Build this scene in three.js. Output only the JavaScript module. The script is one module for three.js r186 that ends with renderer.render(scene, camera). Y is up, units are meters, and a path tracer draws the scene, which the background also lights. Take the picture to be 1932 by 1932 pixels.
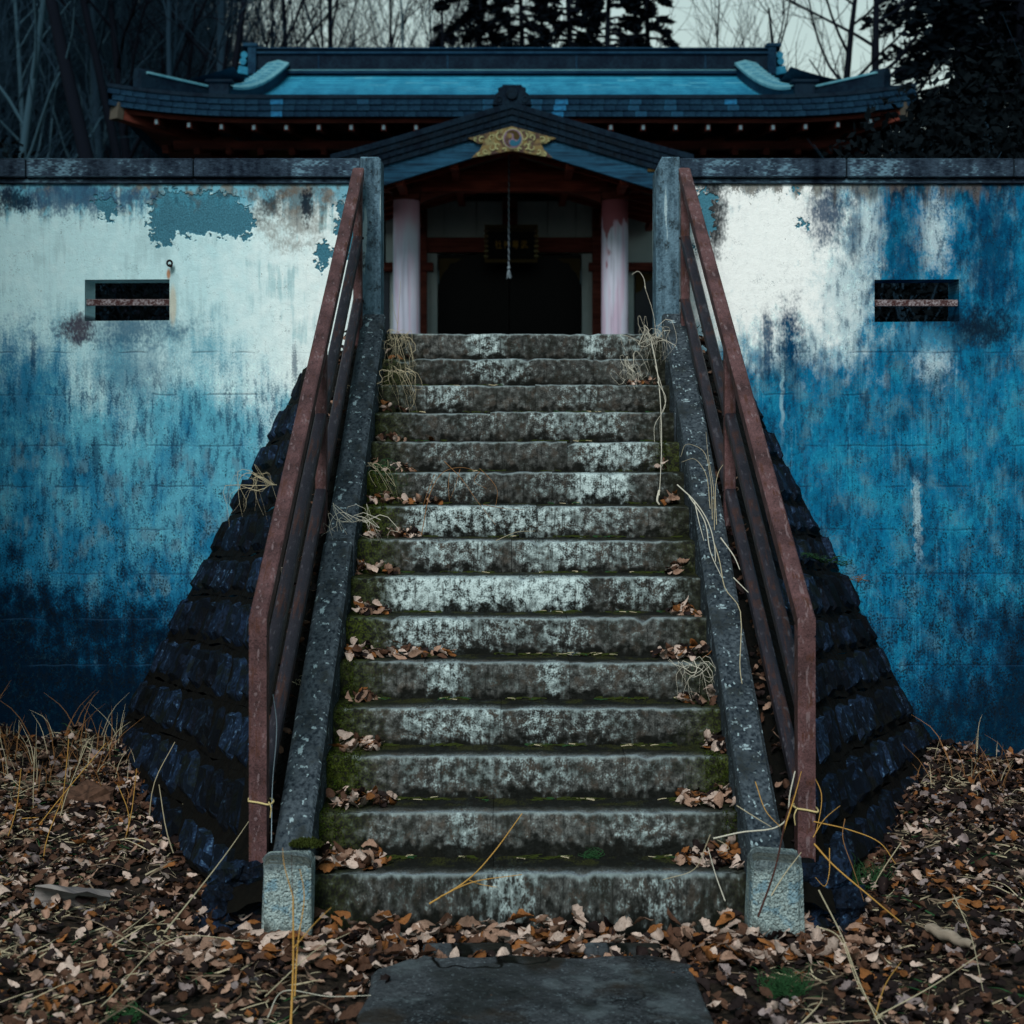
import * as THREE from 'three';
import { RoundedBoxGeometry } from 'three/addons/geometries/RoundedBoxGeometry.js';
import { mergeGeometries, toCreasedNormals } from 'three/addons/utils/BufferGeometryUtils.js';
import { createNoise2D, createNoise3D } from 'simplex-noise';

// ---------- camera, sky, sun, exposure ----------
const F = 3072, CX = 966, HZ = 800, EYE = 2.0;          // focal length, optical axis and horizon, measured on a 1932-unit square picture
const scene = new THREE.Scene();
const camera = new THREE.PerspectiveCamera(2 * Math.atan(966 / F) * 180 / Math.PI, 1, 0.1, 600);
camera.position.set(0, EYE, 0);
camera.lookAt(0, EYE, -10);
camera.setViewOffset(1024, 1024, 0, 88, 1024, 1024);     // lens shifted so that uprights stay upright
camera.focus = 8.2;
camera.userData.fStop = 3.2;
const renderer = new THREE.WebGLRenderer({ antialias: true });
renderer.setSize(1024, 1024);
renderer.toneMapping = THREE.LinearToneMapping;
renderer.toneMappingExposure = 1.92;
renderer.shadowMap.enabled = true;

const SUN = new THREE.Vector3(-0.16, 0.66, 0.73).normalize();
{
  const W = 256, H = 128, d = new Float32Array(W * H * 4);
  for (let j = 0; j < H; j++) for (let i = 0; i < W; i++) {
    const up = ((j + 0.5) / H - 0.5) * Math.PI, ro = ((i + 0.5) / W - 0.5) * 2 * Math.PI;
    const x = Math.cos(ro) * Math.cos(up), z = Math.sin(ro) * Math.cos(up), y = Math.sin(up);
    const e = Math.max(0, y), toSun = Math.max(0, x * SUN.x + y * SUN.y + z * SUN.z);
    const L = 0.435 * (1 - 0.62 * Math.min(1, e * 1.5)) * (1 + 0.35 * toSun * toSun);   // dusk: palest low down, dimmer and bluer overhead
    const k = Math.min(1, e * 1.6), below = y < 0 ? Math.max(0.25, 1 + y * 2.5) : 1;
    const c = [0.93 - 0.33 * k, 1.04 - 0.02 * k, 0.93 + 0.22 * k];
    for (let q = 0; q < 3; q++) d[(j * W + i) * 4 + q] = L * c[q] * below;
    d[(j * W + i) * 4 + 3] = 1;
  }
  const t = new THREE.DataTexture(d, W, H, THREE.RGBAFormat, THREE.FloatType);
  t.mapping = THREE.EquirectangularReflectionMapping; t.magFilter = THREE.LinearFilter; t.needsUpdate = true;
  scene.background = t; scene.environment = t;
}
const sun = new THREE.DirectionalLight(new THREE.Color(1.0, 0.98, 0.945), 1.5);
sun.position.copy(SUN).multiplyScalar(40).add(new THREE.Vector3(0, 0, -10));
sun.target.position.set(0, 0, -10); scene.add(sun, sun.target);
sun.castShadow = true; sun.shadow.radius = 40; sun.shadow.mapSize.set(2048, 2048);
Object.assign(sun.shadow.camera, { left: -30, right: 30, top: 30, bottom: -30, near: 1, far: 120 });

// ---------- helpers ----------
const V = (x, y, z) => new THREE.Vector3(x, y, z);
const at = (x, y, Z) => V((x - CX) / F * Z, EYE + (HZ - y) / F * Z, -Z);   // a measured point at a known distance
const rngOf = (a) => () => { a = (a + 0x6d2b79f5) | 0; let t = Math.imul(a ^ (a >>> 15), 1 | a); t = (t + Math.imul(t ^ (t >>> 7), 61 | t)) ^ t; return ((t ^ (t >>> 14)) >>> 0) / 4294967296; };
const n2 = createNoise2D(rngOf(11)), n3 = createNoise3D(rngOf(12));
const fbm = (x, y, o = 4) => { let s = 0, a = 0.5; for (let i = 0; i < o; i++) { s += a * n2(x, y); x = x * 2.03 + 17.1; y = y * 2.03 - 9.3; a *= 0.5; } return s; };
const sm = (a, b, x) => { const t = Math.min(1, Math.max(0, (x - a) / (b - a))); return t * t * (3 - 2 * t); };
const lerp = (a, b, t) => a + (b - a) * t;
const mix = (a, b, t) => { t = t < 0 ? 0 : t > 1 ? 1 : t; return [a[0] + (b[0] - a[0]) * t, a[1] + (b[1] - a[1]) * t, a[2] + (b[2] - a[2]) * t]; };
const S = (r, g, b) => [r, g, b].map((v) => { v /= 255; return v <= 0.04045 ? v / 12.92 : ((v + 0.055) / 1.055) ** 2.4; });   // an sRGB colour as linear albedo
const enc = (v) => 255 * (v <= 0.0031308 ? 12.92 * Math.max(0, v) : 1.055 * Math.min(1, v) ** (1 / 2.4) - 0.055);
function tex(w, h, fn, metres, wrap = THREE.RepeatWrapping) {       // colour map, fn returns linear albedo
  const d = new Uint8Array(w * h * 4);
  for (let j = 0; j < h; j++) for (let i = 0; i < w; i++) { const c = fn((i + 0.5) / w, (j + 0.5) / h), o = (j * w + i) * 4; d[o] = enc(c[0]); d[o + 1] = enc(c[1]); d[o + 2] = enc(c[2]); d[o + 3] = 255; }
  const t = new THREE.DataTexture(d, w, h); t.colorSpace = THREE.SRGBColorSpace; t.magFilter = THREE.LinearFilter; t.wrapS = t.wrapT = wrap;
  if (metres) t.repeat.set(1 / metres[0], 1 / metres[1]);
  t.needsUpdate = true; return t;
}
function hmap(w, h, fn, metres, wrap = THREE.RepeatWrapping) {
  const d = new Uint8Array(w * h * 4);
  for (let j = 0; j < h; j++) for (let i = 0; i < w; i++) { const c = 255 * Math.min(1, Math.max(0, fn((i + 0.5) / w, (j + 0.5) / h))), o = (j * w + i) * 4; d[o] = d[o + 1] = d[o + 2] = c; d[o + 3] = 255; }
  const t = new THREE.DataTexture(d, w, h); t.magFilter = THREE.LinearFilter; t.wrapS = t.wrapT = wrap;
  if (metres) t.repeat.set(1 / metres[0], 1 / metres[1]);
  t.needsUpdate = true; return t;
}
// noise that repeats after p cells, for tiles
const hash = (x, y, s) => { let h = Math.imul(x, 374761393) + Math.imul(y, 668265263) + Math.imul(s, 974711) | 0; h = Math.imul(h ^ (h >>> 13), 1274126177); return ((h ^ (h >>> 16)) >>> 0) / 4294967296; };
const pn = (x, y, px, py, s) => { const i = Math.floor(x), j = Math.floor(y), f = x - i, g = y - j, u = f * f * (3 - 2 * f), v = g * g * (3 - 2 * g), a = (k, m) => hash(((i + k) % px + px) % px, ((j + m) % py + py) % py, s); return lerp(lerp(a(0, 0), a(1, 0), u), lerp(a(0, 1), a(1, 1), u), v); };
const pf = (u, v, px, py, o, s) => { let t = 0, a = 0.5, n = 0; for (let k = 0; k < o; k++) { t += a * pn(u * px, v * py, px, py, s + k); n += a; px *= 2; py *= 2; a *= 0.55; } return t / n; };
const std = (o) => new THREE.MeshPhysicalMaterial({ roughness: 0.9, specularIntensity: 0.22, ...o, color: new THREE.Color().setRGB(...(o.color ?? [1, 1, 1])) });

function boxUV(g) {
  const p = g.attributes.position, n = g.attributes.normal, uv = new Float32Array(p.count * 2);
  for (let i = 0; i < p.count; i++) {
    const ax = Math.abs(n.getX(i)), ay = Math.abs(n.getY(i)), az = Math.abs(n.getZ(i));
    uv[2 * i] = ax > ay && ax > az ? p.getZ(i) : p.getX(i);
    uv[2 * i + 1] = ay >= ax && ay >= az ? p.getZ(i) : p.getY(i);
  }
  g.setAttribute('uv', new THREE.BufferAttribute(uv, 2)); return g;
}
const flat = (g) => { const q = g.index ? g.toNonIndexed() : g; for (const k of Object.keys(q.attributes)) if (!['position', 'normal', 'uv', 'color'].includes(k)) q.deleteAttribute(k); q.userData = {}; return q; };
const names = new Map();
const numbered = (n) => { const k = names.get(n) ?? 0; names.set(n, k + 1); return k ? n + '_' + String(k).padStart(3, '0') : n; };
function mesh(name, geos, mat, parent, keepUV) {
  let g = [].concat(geos).map(flat);
  g = g.length > 1 ? mergeGeometries(g.map((q) => { if (!keepUV) boxUV(q); return q; })) : keepUV ? g[0] : boxUV(g[0]);
  const m = new THREE.Mesh(g, mat); m.castShadow = m.receiveShadow = true;
  m.name = parent ? name : numbered(name); (parent ?? scene).add(m); return m;
}
function tag(o, label, category, group) { o.userData.label = label; o.userData.category = category; if (group) o.userData.group = group; return o; }
function thing(name, label, category, pos = [0, 0, 0], group) { const g = new THREE.Group(); g.name = numbered(name); g.position.set(...pos); scene.add(g); return tag(g, label, category, group); }
const kind = (o, k) => { o.userData.kind = k; return o; };
const struct = (name, geos, mat, keepUV) => kind(mesh(name, geos, mat, null, keepUV), 'structure');

const M4 = new THREE.Matrix4(), Q = new THREE.Quaternion(), E3 = new THREE.Euler();
const place = (g, p, r) => { if (r) g.applyMatrix4(M4.makeRotationFromEuler(E3.set(r[0], r[1], r[2], r[3] ?? 'XYZ'))); return g.translate(p[0], p[1], p[2]); };
const box = (w, h, d, p = [0, 0, 0], r, bev = 0.006) => place(bev ? new RoundedBoxGeometry(w, h, d, 1, bev) : new THREE.BoxGeometry(w, h, d), p, r);
const cyl = (r0, r1, h, p, r, n = 16) => place(new THREE.CylinderGeometry(r0, r1, h, n), p, r);
// raw triangles -> geometry with creased normals
function raw(pos, uv, crease = 0.6) {
  const g = new THREE.BufferGeometry(); g.setAttribute('position', new THREE.Float32BufferAttribute(pos, 3));
  if (uv) g.setAttribute('uv', new THREE.Float32BufferAttribute(uv, 2));
  g.computeVertexNormals(); return crease ? toCreasedNormals(g, crease) : g;
}
// bar with upright ends between two points (top centre line), chamfered along its length
function slantBar(a, b, w, h, c = 0.007) {
  const ring = (p) => { const x = w / 2; return [[-x + c, 0], [x - c, 0], [x, -c], [x, -h + c], [x - c, -h], [-x + c, -h], [-x, -h + c], [-x, -c]].map(([dx, dy]) => [p.x + dx, p.y + dy, p.z]); };
  const A = ring(a), B = ring(b), pos = [], q = (...v) => v.forEach((t) => pos.push(...t));
  for (let i = 0; i < 8; i++) { const j = (i + 1) % 8; q(A[i], A[j], B[i], A[j], B[j], B[i]); }
  for (let i = 1; i < 7; i++) { q(A[0], A[i + 1], A[i]); q(B[0], B[i], B[i + 1]); }
  return raw(pos, null, 0.4);
}
// beam of a rectangular section along a straight line
function beam(a, b, w, h, bev = 0.008) {
  const d = b.clone().sub(a), g = bev ? new RoundedBoxGeometry(w, h, d.length(), 1, bev) : new THREE.BoxGeometry(w, h, d.length());
  M4.lookAt(b, a, V(0, 1, 0)); g.applyMatrix4(M4); const c = a.clone().add(b).multiplyScalar(0.5); return g.translate(c.x, c.y, c.z);
}
// limbs: tapered tubes along points, pushed as triangles
function limb(out, pts, rad, sides) {
  const rings = []; let side = V(1, 0, 0);
  for (let i = 0; i < pts.length; i++) {
    const t = (pts[i + 1] ?? pts[i]).clone().sub(pts[i - 1] ?? pts[i]).normalize();
    if (Math.abs(t.dot(side)) > 0.9) side = Math.abs(t.x) < 0.8 ? V(1, 0, 0) : V(0, 0, 1);
    const u = side.clone().addScaledVector(t, -t.dot(side)).normalize(), w = t.clone().cross(u); side = u; const r = [];
    for (let k = 0; k < sides; k++) { const a = k / sides * Math.PI * 2; r.push(pts[i].clone().addScaledVector(u, Math.cos(a) * rad[i]).addScaledVector(w, Math.sin(a) * rad[i])); }
    rings.push(r);
  }
  const { pos, nor } = out, put = (p, i) => { pos.push(p.x, p.y, p.z); const n = p.clone().sub(pts[i]).normalize(); nor.push(n.x, n.y, n.z); };
  for (let i = 0; i + 1 < pts.length; i++) for (let k = 0; k < sides; k++) { const m = (k + 1) % sides; put(rings[i][k], i); put(rings[i][m], i); put(rings[i + 1][k], i + 1); put(rings[i][m], i); put(rings[i + 1][m], i + 1); put(rings[i + 1][k], i + 1); }
}
const newLimbs = () => ({ pos: [], nor: [] });
const limbGeo = (o) => { const g = new THREE.BufferGeometry(); g.setAttribute('position', new THREE.Float32BufferAttribute(o.pos, 3)); g.setAttribute('normal', new THREE.Float32BufferAttribute(o.nor, 3)); return g; };
function stem(pts, r0, r1, sides = 5, n = 14) {                      // a smooth stalk through points
  const c = new THREE.CatmullRomCurve3(pts), ps = c.getPoints(n), o = newLimbs();
  limb(o, ps, ps.map((_, i) => lerp(r0, r1, i / n)), sides); return limbGeo(o);
}
// ---------- tiles and materials ----------
const speck = (u, v, s) => hash(Math.floor(u * 512), Math.floor(v * 512), s);
const graniteBump = hmap(512, 512, (u, v) => 0.35 * pf(u, v, 24, 24, 3, 3) + 0.65 * pf(u, v, 90, 90, 2, 5), [0.6, 0.6]);
const kerbMap = tex(512, 512, (u, v) => {
  const a = pf(u, v, 6, 6, 4, 21), b = pf(u, v, 70, 70, 2, 31), m = pf(u, v, 9, 9, 4, 77);
  let c = mix([0.009, 0.015, 0.022], [0.080, 0.105, 0.125], 0.55 * a + 1.2 * (b - 0.38));
  c = mix(c, [0.34, 0.46, 0.50], sm(0.69, 0.77, pf(u, v, 40, 40, 3, 90)) * 0.75);
  return mix(c, [0.010, 0.012, 0.010], sm(0.5, 0.75, 0.7 * m + 0.3 * b) * 0.75);
}, [0.8, 0.8]);
const stoneEndMap = tex(512, 512, (u, v) => {
  const a = pf(u, v, 5, 5, 4, 121), b = pf(u, v, 80, 80, 2, 131);
  let c = mix([0.08, 0.12, 0.13], [0.40, 0.50, 0.49], 0.2 + 0.5 * a + 1.2 * (b - 0.5));
  c = mix(c, [0.10, 0.22, 0.30], sm(0.55, 0.68, pf(u, v, 9, 9, 3, 140)) * 0.55);
  c = mix(c, [0.035, 0.04, 0.035], sm(0.66, 0.76, pf(u, v, 50, 50, 2, 150)) * 0.6); c = mix(c, [0.03, 0.04, 0.05], sm(0.84, 0.96, v + 0.14 * (a - 0.5)) * 0.75); return mix(c, [0.03, 0.028, 0.02], sm(0.52, 0.26, v + 0.3 * (a - 0.5)) * 0.8);
}, [0.45, 0.45]);
const flankMap = tex(512, 512, (u, v) => {
  const a = pf(u, v, 5, 5, 5, 221), b = pf(u, v, 60, 60, 3, 231), st = pf(u, v, 40, 5, 3, 240);
  let c = mix([0.001, 0.0022, 0.0045], [0.009, 0.019, 0.040], sm(0.36, 0.72, 0.4 * a + 0.35 * b + 0.25 * st));
  c = mix(c, [0.055, 0.095, 0.14], sm(0.60, 0.78, 0.6 * b + 0.4 * st) * 0.8);
  return mix(c, [0.0025, 0.0035, 0.002], sm(0.5, 0.66, 0.7 * pf(u, v, 8, 8, 4, 250) + 0.3 * b) * 0.9);
}, [0.7, 0.7]);
const rockBump = hmap(512, 512, (u, v) => 0.5 * pf(u, v, 10, 10, 4, 61) + 0.5 * pf(u, v, 60, 30, 3, 63), [0.5, 0.5]);
const soilMap = tex(512, 512, (u, v) => { const a = pf(u, v, 6, 6, 5, 301), b = pf(u, v, 70, 70, 2, 303); return mix([0.004, 0.0035, 0.003], [0.030, 0.022, 0.016], 0.7 * a + 1.0 * (b - 0.35)); }, [1.3, 1.3]);
const soilBump = hmap(512, 512, (u, v) => pf(u, v, 14, 14, 5, 311), [0.9, 0.9]);
const slabMap = tex(1024, 1024, (u, v) => {
  const a = pf(u, v, 5, 5, 5, 321), b = pf(u, v, 140, 140, 2, 323);
  let c = mix([0.008, 0.010, 0.012], [0.050, 0.058, 0.066], 0.7 * sm(0.3, 0.7, a) + 1.1 * (b - 0.35));
  c = mix(c, [0.12, 0.155, 0.17], sm(0.70, 0.82, pf(u, v, 120, 120, 2, 327)) * 0.6); c = mix(c, [0.08, 0.10, 0.11], sm(0.58, 0.72, pf(u, v, 9, 9, 4, 341)) * 0.6); c = mix(c, [0.022, 0.017, 0.012], sm(0.55, 0.7, pf(u, v, 4, 4, 4, 343)) * 0.8); c = mix(c, [0.002, 0.002, 0.002], sm(0.018, 0.004, Math.abs(pf(u, v, 3, 3, 4, 347) - 0.5)) * sm(0.45, 0.6, pf(u, v, 2, 2, 2, 349)));
  return mix(c, [0.008, 0.010, 0.008], sm(0.48, 0.72, 0.75 * pf(u, v, 7, 7, 4, 329) + 0.25 * b) * 0.6);
}, [1.2, 1.2]);
const rustMap = (k, dark) => tex(512, 512, (u, v) => {
  const a = pf(u, v, 5, 5, 5, k), b = pf(u, v, 90, 90, 2, k + 9), st = pf(u, v, 60, 6, 3, k + 15);
  let c = dark ? mix([0.007, 0.007, 0.013], [0.030, 0.025, 0.034], a + 0.5 * (b - 0.5)) : mix([0.022, 0.010, 0.011], [0.125, 0.062, 0.064], -0.15 + 1.3 * a + 0.6 * (b - 0.5));
  c = mix(c, [0.062, 0.022, 0.012], sm(0.52, 0.68, 0.6 * pf(u, v, 8, 8, 4, k + 20) + 0.4 * st) * (dark ? 0.6 : 0.8)); c = mix(c, dark ? [0.09, 0.085, 0.10] : [0.20, 0.15, 0.16], sm(0.64, 0.74, pf(u, v, 30, 12, 4, k + 50)) * 0.5);
  return mix(c, [0.018, 0.012, 0.012], sm(0.72, 0.8, pf(u, v, 110, 110, 2, k + 30)) * 0.8);
}, [0.5, 0.5]);
const rustBump = hmap(512, 512, (u, v) => 0.5 * pf(u, v, 60, 60, 3, 401) + 0.5 * sm(0.6, 0.8, pf(u, v, 100, 100, 2, 404)), [0.4, 0.4]);
const copingMap = tex(1024, 512, (u, v) => {
  const big = pf(u, v, 12, 3, 4, 501), drip = pf(u, v, 70, 4, 3, 505), b = pf(u, v, 120, 60, 2, 507);
  let c = mix([0.003, 0.007, 0.016], [0.036, 0.062, 0.095], sm(0.3, 0.75, 0.5 * big + 0.35 * drip + 0.25 * b));
  return mix(c, [0.13, 0.25, 0.33], sm(0.57, 0.74, 0.6 * big + 0.3 * b + 0.1 * drip) * 0.85);
}, [2.6, 0.6]);
const pillarMap = tex(512, 1024, (u, v) => {
  const drip = pf(u, v, 16, 3, 4, 521), b = pf(u, v, 60, 100, 2, 527), big = pf(u, v, 4, 6, 4, 529);
  let c = mix([0.015, 0.035, 0.055], [0.13, 0.23, 0.30], sm(0.25, 0.8, 0.55 * drip + 0.3 * big + 0.3 * (b - 0.1)));
  c = mix(c, [0.42, 0.56, 0.6], sm(0.66, 0.74, drip) * 0.7);
  return mix(c, [0.008, 0.012, 0.015], sm(0.52, 0.74, 0.7 * pf(u, v, 14, 18, 4, 533) + 0.3 * b) * 0.85);
}, [0.6, 1.2]);
const woodMap = (k, lo, hi) => tex(512, 512, (u, v) => { const g = pf(u, v, 4, 60, 4, k), b = pf(u, v, 3, 9, 4, k + 5); return mix(lo, hi, sm(0.2, 0.8, 0.55 * g + 0.5 * b)); }, [1.2, 0.8]);
const redMap = woodMap(601, [0.045, 0.010, 0.008], [0.17, 0.045, 0.032]);
const blueWoodMap = woodMap(611, [0.001, 0.009, 0.022], [0.014, 0.078, 0.145]);
const copper = (k, lo, hi) => tex(512, 512, (u, v) => mix(lo, hi, sm(0.25, 0.75, 0.6 * pf(u, v, 8, 3, 4, k) + 0.4 * pf(u, v, 60, 40, 2, k + 5))), [1.6, 1.0]);

const M = {
  kerb: std({ map: kerbMap, bumpMap: graniteBump, bumpScale: 0.006 }),
  endStone: std({ map: stoneEndMap, bumpMap: graniteBump, bumpScale: 0.014 }),
  flank: [0, 1, 2, 3, 4].map((i) => std({ map: flankMap, bumpMap: rockBump, bumpScale: 0.014, color: [[0.8, 1.05, 1.25], [0.45, 0.6, 0.7], [1.25, 1.55, 1.75], [0.35, 0.45, 0.5], [1.6, 1.85, 2.0]][i], roughness: 0.82 })),
  mortar: std({ map: soilMap, bumpMap: soilBump, bumpScale: 0.03, color: [0.6, 0.68, 0.62] }),
  soil: std({ map: soilMap, bumpMap: soilBump, bumpScale: 0.04 }),
  slab: std({ map: slabMap, bumpMap: soilBump, bumpScale: 0.02, roughness: 1, specularIntensity: 0.1 }),
  rust: std({ map: rustMap(411), bumpMap: rustBump, bumpScale: 0.0016, roughness: 0.62, specularIntensity: 0.4 }),
  rustDark: std({ map: rustMap(441, true), bumpMap: rustBump, bumpScale: 0.0014, roughness: 0.5, specularIntensity: 0.5 }),
  rustBar: std({ map: tex(512, 256, (u, v) => mix([0.055, 0.026, 0.026], [0.30, 0.27, 0.29], sm(0.40, 0.70, 0.6 * pf(u, v, 70, 50, 3, 471) + 0.4 * pf(u, v, 14, 5, 3, 475))), [0.45, 0.3]), bumpMap: rustBump, bumpScale: 0.003 }),
  coping: std({ map: copingMap, bumpMap: graniteBump, bumpScale: 0.005 }),
  pillar: std({ map: pillarMap, bumpMap: graniteBump, bumpScale: 0.006 }),
  red: std({ map: redMap, roughness: 0.75 }),
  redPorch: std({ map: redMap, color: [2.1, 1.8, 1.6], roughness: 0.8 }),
  boards: std({ map: woodMap(621, [0.06, 0.045, 0.034], [0.26, 0.21, 0.16]), roughness: 0.85 }),
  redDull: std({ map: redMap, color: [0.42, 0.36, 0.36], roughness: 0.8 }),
  blueWood: std({ map: blueWoodMap, roughness: 0.75 }),
  darkWood: std({ map: blueWoodMap, color: [0.35, 0.34, 0.33], roughness: 0.8 }),
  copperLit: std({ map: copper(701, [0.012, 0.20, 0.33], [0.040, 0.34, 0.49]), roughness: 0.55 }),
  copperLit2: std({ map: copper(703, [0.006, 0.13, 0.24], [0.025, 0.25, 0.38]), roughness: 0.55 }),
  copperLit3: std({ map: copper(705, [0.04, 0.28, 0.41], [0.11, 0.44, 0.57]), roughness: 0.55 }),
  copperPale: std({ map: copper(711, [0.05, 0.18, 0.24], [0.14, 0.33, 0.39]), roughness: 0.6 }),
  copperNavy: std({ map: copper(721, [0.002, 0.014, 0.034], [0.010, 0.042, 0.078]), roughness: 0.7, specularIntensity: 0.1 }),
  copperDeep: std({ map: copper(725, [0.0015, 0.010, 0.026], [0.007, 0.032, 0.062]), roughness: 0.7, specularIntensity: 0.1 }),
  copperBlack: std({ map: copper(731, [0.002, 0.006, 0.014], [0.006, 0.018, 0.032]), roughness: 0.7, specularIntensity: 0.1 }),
  copperMid: std({ map: copper(761, [0.001, 0.018, 0.05], [0.004, 0.06, 0.12]), roughness: 0.6 }),
  copperEdge: std({ map: copper(771, [0.006, 0.11, 0.20], [0.02, 0.20, 0.32]), roughness: 0.6 }),
  copperStain: std({ map: copper(741, [0.002, 0.04, 0.11], [0.012, 0.16, 0.33]), roughness: 0.6 }),
  copperPorch: std({ map: copper(751, [0.003, 0.006, 0.010], [0.006, 0.018, 0.033]), roughness: 0.7, specularIntensity: 0.1 }),
  white: std({ color: [0.13, 0.20, 0.24] }),
  plaster: std({ map: tex(256, 256, (u, v) => mix([0.30, 0.38, 0.39], [0.48, 0.55, 0.55], pf(u, v, 6, 6, 4, 801)), [1.5, 1.5]) }),
  lacquer: std({ color: [0.0012, 0.0014, 0.002], roughness: 0.35, specularIntensity: 0.1 }),
  gold: std({ map: tex(256, 256, (u, v) => mix(mix([0.060, 0.036, 0.032], [0.17, 0.125, 0.05], sm(0.35, 0.6, pf(u, v, 6, 6, 4, 811))), [0.20, 0.20, 0.10], sm(0.55, 0.7, pf(u, v, 9, 9, 3, 815)) * 0.7), [0.7, 0.5]), roughness: 0.6 }),
  goldPale: std({ color: [0.30, 0.30, 0.15], roughness: 0.6 }), plate: std({ color: [0.06, 0.055, 0.045] }),
  goldDull: std({ color: [0.045, 0.030, 0.008], roughness: 0.6 }),
  crest: std({ color: [0.17, 0.12, 0.17] }),
  crestBlue: std({ color: [0.02, 0.10, 0.16] }),
  ochre: std({ color: [0.10, 0.07, 0.025] }),
  rope: std({ color: [0.24, 0.31, 0.36] }),
  ropeDark: std({ color: [0.05, 0.06, 0.08] }),
  straw: std({ color: [0.40, 0.35, 0.235] }),
  strawPale: std({ color: [0.50, 0.48, 0.40] }),
  golden: std({ color: [0.42, 0.235, 0.06] }),
  twig: std({ color: [0.22, 0.11, 0.045] }),
  twigDark: std({ color: [0.05, 0.022, 0.018] }),
  green: std({ color: [0.016, 0.055, 0.020] }),
  moss: std({ color: [0.026, 0.036, 0.006] }),
  joint: std({ map: soilMap, bumpMap: soilBump, bumpScale: 0.03, color: [0.10, 0.12, 0.10] }),
  iron: std({ color: [0.02, 0.018, 0.02] }),
  string: std({ color: [0.52, 0.42, 0.20] }),
};
// ---------- retaining walls ----------
const ZW = 10.35, WPX = ZW / F;                                      // face of the walls, metres per picture unit there
// wall paint is worked out on the wall itself: x, y run along it in units of 3.4 mm
const inPoly = (x, y, P) => { let c = false; for (let i = 0, j = P.length - 1; i < P.length; j = i++) if ((P[i][1] > y) !== (P[j][1] > y) && x < (P[j][0] - P[i][0]) * (y - P[i][1]) / (P[j][1] - P[i][1]) + P[i][0]) c = !c; return c; };
const blob = (x, y, cx, cy, rx, ry, rough = 0.4) => 1 - Math.hypot((x - cx) / rx, (y - cy) / ry) - rough * fbm(x / 45, y / 45, 4) - 0.42 * fbm(x / 7, y / 11, 3);
const PEEL_L = [
  [[284, 374], [318, 358], [360, 364], [404, 360], [452, 374], [474, 404], [484, 422], [470, 436], [472, 454], [444, 446], [414, 444], [392, 438], [370, 447], [336, 436], [328, 456], [312, 468], [292, 462], [282, 444], [290, 436], [276, 424], [284, 404]],
  [[172, 370], [214, 374], [224, 398], [214, 408], [210, 426], [202, 412], [184, 402]],
  [[594, 466], [612, 456], [632, 474], [624, 492], [606, 514], [596, 496]],
  [[634, 384], [690, 360], [690, 520], [642, 470], [634, 430]],
];
const PEEL_R = [[[1504, 418], [1522, 416], [1526, 428], [1516, 436], [1506, 428]], [[1488, 356], [1502, 354], [1506, 364], [1492, 366]], [[1316, 356], [1352, 366], [1340, 400], [1352, 432], [1338, 446], [1326, 470], [1312, 470]]];
const JOINTS = [665, 745, 841, 918, 999, 1083, 1168, 1255];
function peelAt(x, y, polys) {
  const wx = x + 9 * n2(x / 17, y / 17) + 4.5 * n2(x / 7, y / 7) + 1.5 * n2(x / 3, y / 3), wy = y + 9 * n2(x / 17 + 50, y / 17) + 4.5 * n2(x / 7, y / 7 + 50) + 1.5 * n2(x / 3, y / 3 + 50);
  return polys.some((p) => inPoly(wx, wy, p));
}
function jointAt(x, y) { for (const j of JOINTS) { const d = Math.abs(y - j - 1.5 * n2(x / 60, j)); if (d < 2.2) return (1 - d / 2.2) * sm(-0.35, 0.3, n2(x / 110, j * 3.1)); } return 0; }
const COL = {
  whiteL: [0.50, 0.74, 0.78], whiteL2: [0.82, 0.93, 0.925], whiteR: [0.91, 0.955, 0.945], lblue: [0.075, 0.345, 0.48], blue: [0.003, 0.135, 0.28], deep: [0.001, 0.036, 0.095], navy: [0.0008, 0.007, 0.019], black: [0.004, 0.006, 0.009], peel: [0.050, 0.17, 0.235], brown: [0.10, 0.075, 0.055], grey: [0.10, 0.235, 0.32], ochre: [0.42, 0.36, 0.24],
};
// fine grey-black runs and pale salts that break up the flat colour
function grime(c, x, y, amount, st, g2) {
  const a = fbm(x / 15 + 3, y / 44, 4) + 0.55 * g2 + 0.3 * st, b = fbm(x / 11 + 61, y / 20, 3) + 0.6 * fbm(x / 3.2, y / 3.8 + 8, 2), d = fbm(x / 52 + 20, y / 120 + 5, 4);
  c = mix(c, [c[0] * 0.25 + 0.004, c[1] * 0.30 + 0.008, c[2] * 0.36 + 0.012], sm(-0.05, 0.7, a + 0.5 * d) * 0.85 * amount);
  c = mix(c, [c[0] * 1.5 + 0.003, c[1] * 1.6 + 0.02, c[2] * 1.45 + 0.03], sm(0.12, 0.8, b - 0.4 * d) * 0.55 * amount);
  const cr = Math.abs(n2(x / 95 + 7, y / 60) + 0.35 * n2(x / 22, y / 22) + 0.12 * n2(x / 6, y / 6));
  return mix(c, [0.03, 0.08, 0.11], sm(0.022, 0.004, cr) * sm(0.0, 0.4, n2(x / 160 + 90, y / 160)) * 0.6);
}
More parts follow.
